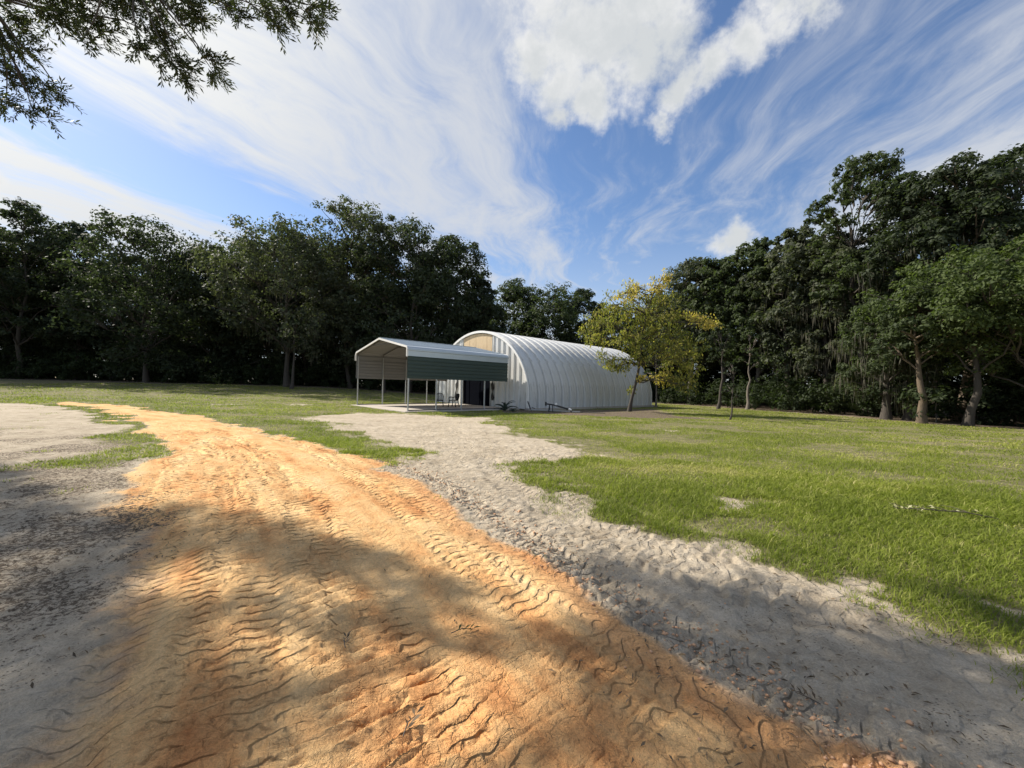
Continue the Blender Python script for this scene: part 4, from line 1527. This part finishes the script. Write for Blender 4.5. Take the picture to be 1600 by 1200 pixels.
# ------------------------------------------------------------------ grass
def grass():
    rg = np.random.default_rng(12)
    def blades(n, r0, r1, a0, a1, seg3):
        r = np.exp(rg.uniform(math.log(r0), math.log(r1), n)) if not seg3 else r0 + (r1 - r0) * rg.uniform(0, 1, n) ** .8
        a = np.radians(rg.uniform(a0, a1, n))
        x = r * np.sin(a); y = r * np.cos(a)
        g_ = masks(x, y)[1]
        thin = np.maximum(sst(fbm(x * .55, y * .9, 401, 4), .53, .70), .9 * np.exp(-((x - 2.9 - .25 * (y - 7.5)) / 3.0) ** 2 - ((y - 7.6) / 1.3) ** 2))          # worn, thinner turf
        dens = g_ * (1 - .45 * thin)
        ok = rg.uniform(0, 1, n) < dens ** 1.3
        x, y, r, thin, g_ = x[ok], y[ok], r[ok], thin[ok], g_[ok]
        # keep the buildings free
        dx, dy = x - slab_o[0], y - slab_o[1]
        lx = dx * BX[0] + dy * BX[1]; ly = dx * AX[0] + dy * AX[1]
        inn = (lx > -CW - .3) & (lx < .4) & (ly > -.4) & (ly < L4 + 1)
        dx, dy = x - hc[0], y - hc[1]
        lx = dx * BX[0] + dy * BX[1]; ly = dx * AX[0] + dy * AX[1]
        inn |= (abs(lx) < RX + .3) & (ly > -.2) & (ly < HL + .3)
        k = ~inn
        x, y, r, thin, g_ = x[k], y[k], r[k], thin[k], g_[k]
        m_ = len(x)
        z = ground_z(x, y)
        hvar = fbm(x * .7, y * .7, 411, 3)
        h = (.022 + .060 * hvar + rg.exponential(.017, m_)) * (1 - .45 * thin) * (.5 + .5 * g_) * np.where(r > 12, .85, 1)
        wd = np.maximum(.0045, r * .0013) * rg.uniform(.7, 1.3, m_)
        th = rg.uniform(0, 2 * np.pi, m_)
        ln = rg.uniform(.3, 1.7, m_) * h
        lx_, ly_ = np.cos(th), np.sin(th)
        ln_d = th + rg.uniform(1.0, 2.1, m_)
        bx_, by_ = np.cos(ln_d), np.sin(ln_d)
        patch = sst(fbm(x * .35, y * .6, 421, 4), .35, .65)
        dry = rg.uniform(0, 1, m_) ** 2.2
        tint = np.clip(.04 + .30 * sst(fbm(x * 2.2, y * 2.2, 431, 3), .45, .7) * .6 + .30 * patch + .38 * dry + .42 * thin * rg.uniform(0.2, 1.2, m_) + .25 * (dry > .85), 0, 1)
        p0 = np.stack([x, y, z - .008], 1)
        sd = np.stack([lx_, ly_, 0 * x], 1) * wd[:, None] * .5
        bd = np.stack([bx_, by_, 0 * x], 1)
        up = np.array([0, 0, 1.])
        tip = p0 + up * (h[:, None] * .92) + bd * ln[:, None]
        if seg3:
            mid = p0 + up * (h[:, None] * .62) + bd * ln[:, None] * .35
            V = np.stack([p0 - sd, p0 + sd, mid + sd * .8, tip, mid - sd * .8], 1).reshape(-1, 3)
            i = np.arange(m_)[:, None] * 5
            F = np.concatenate([i + np.array([0, 1, 2]), i + np.array([0, 2, 4]), i + np.array([4, 2, 3])], 0)
            T = np.repeat(tint, 5)
        else:
            V = np.stack([p0 - sd, p0 + sd, tip], 1).reshape(-1, 3)
            F = np.arange(3 * m_).reshape(-1, 3)
            T = np.repeat(tint, 3)
        return V, F, T
    parts = [blades(230000, 2.6, 9.5, -35, 62, True), blades(150000, 5.0, 12.0, -62, -20, False), blades(520000, 8.0, 62, -57, 57, False)]
    Vs, Fs, Ts, b = [], [], [], 0
    for V, F, T in parts:
        Vs.append(V); Fs.append(F + b); Ts.append(T); b += len(V)
    V = np.vstack(Vs); F = np.vstack(Fs)
    print('grass tris', len(F))
    o = np_mesh('grass', V, F, M['grass'], attrs={'tint': ('POINT', np.concatenate(Ts))})
    tag(o, 'green lawn grass with thin straw coloured patches', 'grass', kind='stuff')


grass()


# ------------------------------------------------------------------ fallen leaves and twigs
def leaf_litter():
    rg = np.random.default_rng(31)
    n = 20000
    r = 1.2 + 9 * rg.uniform(0, 1, n) ** 1.2
    a = np.radians(rg.uniform(-60, 60, n))
    x = r * np.sin(a); y = r * np.cos(a)
    clus = sst(fbm(x * 1.1, y * 1.1, 501, 4), .42, .68)
    o_, g_, l_, so, sgr, sgl = masks(x, y)
    w_ = clus * .55 * (.25 + .75 * (1 - o_) + .25 * (so < .3)) * (1 - g_ * .85)
    w_ = np.maximum(w_, .95 * (sgl > .1) * (x < -1.2) * (y > 2.2) * clus ** .3)
    ok = rg.uniform(0, 1, n) < w_
    x, y = x[ok], y[ok]
    z = ground_z(x, y)
    m_ = len(x)
    P = np.stack([x, y, z + .008], 1)
    th = rg.uniform(0, 6.28, m_)
    ax = unit(np.stack([np.cos(th), np.sin(th), rg.normal(size=m_) * .22], 1))
    nr = unit(np.stack([rg.normal(size=m_) * .45, rg.normal(size=m_) * .45, np.ones(m_)], 1))
    L = rg.uniform(.018, .052, m_)
    V, F, T = diamonds(P, L, L * rg.uniform(.12, .34, m_), ax, nr, rg.uniform(0, 1, m_), .12)
    o = np_mesh('fallen_leaves', V, F, M['litterleaf'], attrs={'tint': ('POINT', T)})
    tag(o, 'small dry brown leaves and twigs scattered on the sand', 'leaf litter', kind='stuff')


leaf_litter()


def clods():
    rg = np.random.default_rng(41)
    Vs, Fs, b = [], [], 0
    base_t = unit(np.array([[1, 0, 0], [-1, 0, 0], [0, 1, 0], [0, -1, 0], [0, 0, 1], [0, 0, -1.]]))
    tri = np.array([[0, 2, 4], [2, 1, 4], [1, 3, 4], [3, 0, 4], [2, 0, 5], [1, 2, 5], [3, 1, 5], [0, 3, 5]])
    n = 5200
    s = rg.integers(0, len(EDGE_T), n)
    P = EDGE_T[s] + rg.normal(size=(n, 2)) * .15 * rg.uniform(.3, 1.8, (n, 1))
    x, y = P[:, 0], P[:, 1]
    ok = (y > .8)
    x, y = x[ok], y[ok]
    z = ground_z(x, y)
    m_ = len(x)
    sz = .003 + rg.exponential(.0035, m_)
    sz = np.clip(sz, 0, .020)
    V = base_t[None] * sz[:, None, None] * rg.uniform(.6, 1.3, (m_, 6, 1)) * np.array([1, 1, .7]) + np.stack([x, y, z + sz * .3], 1)[:, None]
    F = tri[None] + (np.arange(m_) * 6)[:, None, None]
    o = np_mesh('sand_clods', V.reshape(-1, 3), F.reshape(-1, 3), M['clod'])
    tag(o, 'crumbly orange sand clods along the rim of the track', 'sand clods', kind='stuff')


M['clod'] = simple('clod', (.56, .33, .19), .95, var=.35, vs=9)
clods()


# leaf sprigs and fallen branch that can be told apart
def sprig(px, py, size, rot, seed, name, label, fol='litterleaf', n=7):
    rg = np.random.default_rng(seed)
    x_, y_ = G(px, py)
    z_ = float(ground_z(np.array([x_]), np.array([y_]))[0]) + .012
    root = empty(name, (x_, y_, z_), rot)
    mb = MB(); mb.tube([(-size * .5, 0, 0), (0, .01, .012), (size * .5, 0, .004)], [.003, .0025, .0015], 5); mb.build('stem', M['twig'], root)
    for k in range(n):
        t = -size * .3 + size * .8 * k / (n - 1)
        a = (1 if k % 2 else -1) * rg.uniform(.4, 1.2)
        ax = unit(np.array([[math.cos(a), math.sin(a), rg.uniform(0, .5)]]))
        L = np.array([size * rg.uniform(.3, .5)])
        V, F, T = diamonds(np.array([[t, 0, .01]]) + ax * L[:, None] * .5, L, L * .28, ax, unit(np.array([[rg.normal() * .3, rg.normal() * .3, 1]])), np.array([rg.uniform(0, .6)]), .1)
        np_mesh('leaf', V, F, M[fol], root, attrs={'tint': ('POINT', T)})
    tag(root, label, 'sprig')


sprig(722, 1000, .13, .3, 1, 'leaf_sprig', 'dark leafy sprig lying alone in the sunlit middle of the track', 'over')
sprig(540, 1018, .09, 1.9, 2, 'leaf_sprig', 'small dry sprig in the dark lower middle of the track')
sprig(640, 1150, .11, 1.3, 3, 'leaf_sprig', 'grey leaf cluster at the bottom centre of the track')
sprig(1262, 1098, .10, 2.4, 4, 'leaf_sprig', 'brown sprig near the lower right rim of the orange track')


def fallen_branch():
    rg = np.random.default_rng(8)
    x_, y_ = G(1470, 806)
    root = empty('fallen_branch', (x_, y_, float(base_z(x_, y_)) + .055), math.radians(-6))
    root.scale = (.7, .9, 1)
    tb = [(np.array([(-.7, .05, .0), (-.35, -.03, .03), (.0, .05, .0), (.35, -.05, .02), (.75, -.16, -.02)]), [.004, .006, .007, .008, .008])]
    for k in range(9):
        t = -.7 + .16 * k
        e = np.array([t - .22, (1 if k % 2 else -1) * rg.uniform(.08, .22), rg.uniform(.02, .07)])
        tb.append((np.array([(t, 0, .015), (t + e[0]) / 2 * np.array([1, 0, 0]) + np.array([0, e[1] * .5, .04]), e]), [.006, .004, .003]))
    TV, TF = tubes_mesh(tb, 6)
    np_mesh('stem', TV, TF, M['twig'], root, smooth=True)
    n = 26
    for k in range(n):
        P = np.array([[rg.normal() * .12 - .48 if k < 17 else rg.uniform(-.2, .6), rg.normal() * .10, rg.uniform(.0, .06)]])
        ax = unit(rg.normal(size=(1, 3)) * np.array([1, 1, .3])); L = np.array([rg.uniform(.05, .09)])
        V, F, T = diamonds(P, L, L * .55, ax, unit(np.array([[rg.normal() * .4, rg.normal() * .4, 1]])), np.array([rg.uniform(0, 1)]), .1)
        np_mesh('leaf', V, F, M['paleleaf'], root, attrs={'tint': ('POINT', T)})
    tag(root, 'fallen twiggy branch with pale curled leaves lying in the lawn', 'branch')


M['paleleaf'] = foliage('pale_leaf', (.32, .30, .14), (.52, .50, .30), trans=.3)
fallen_branch()
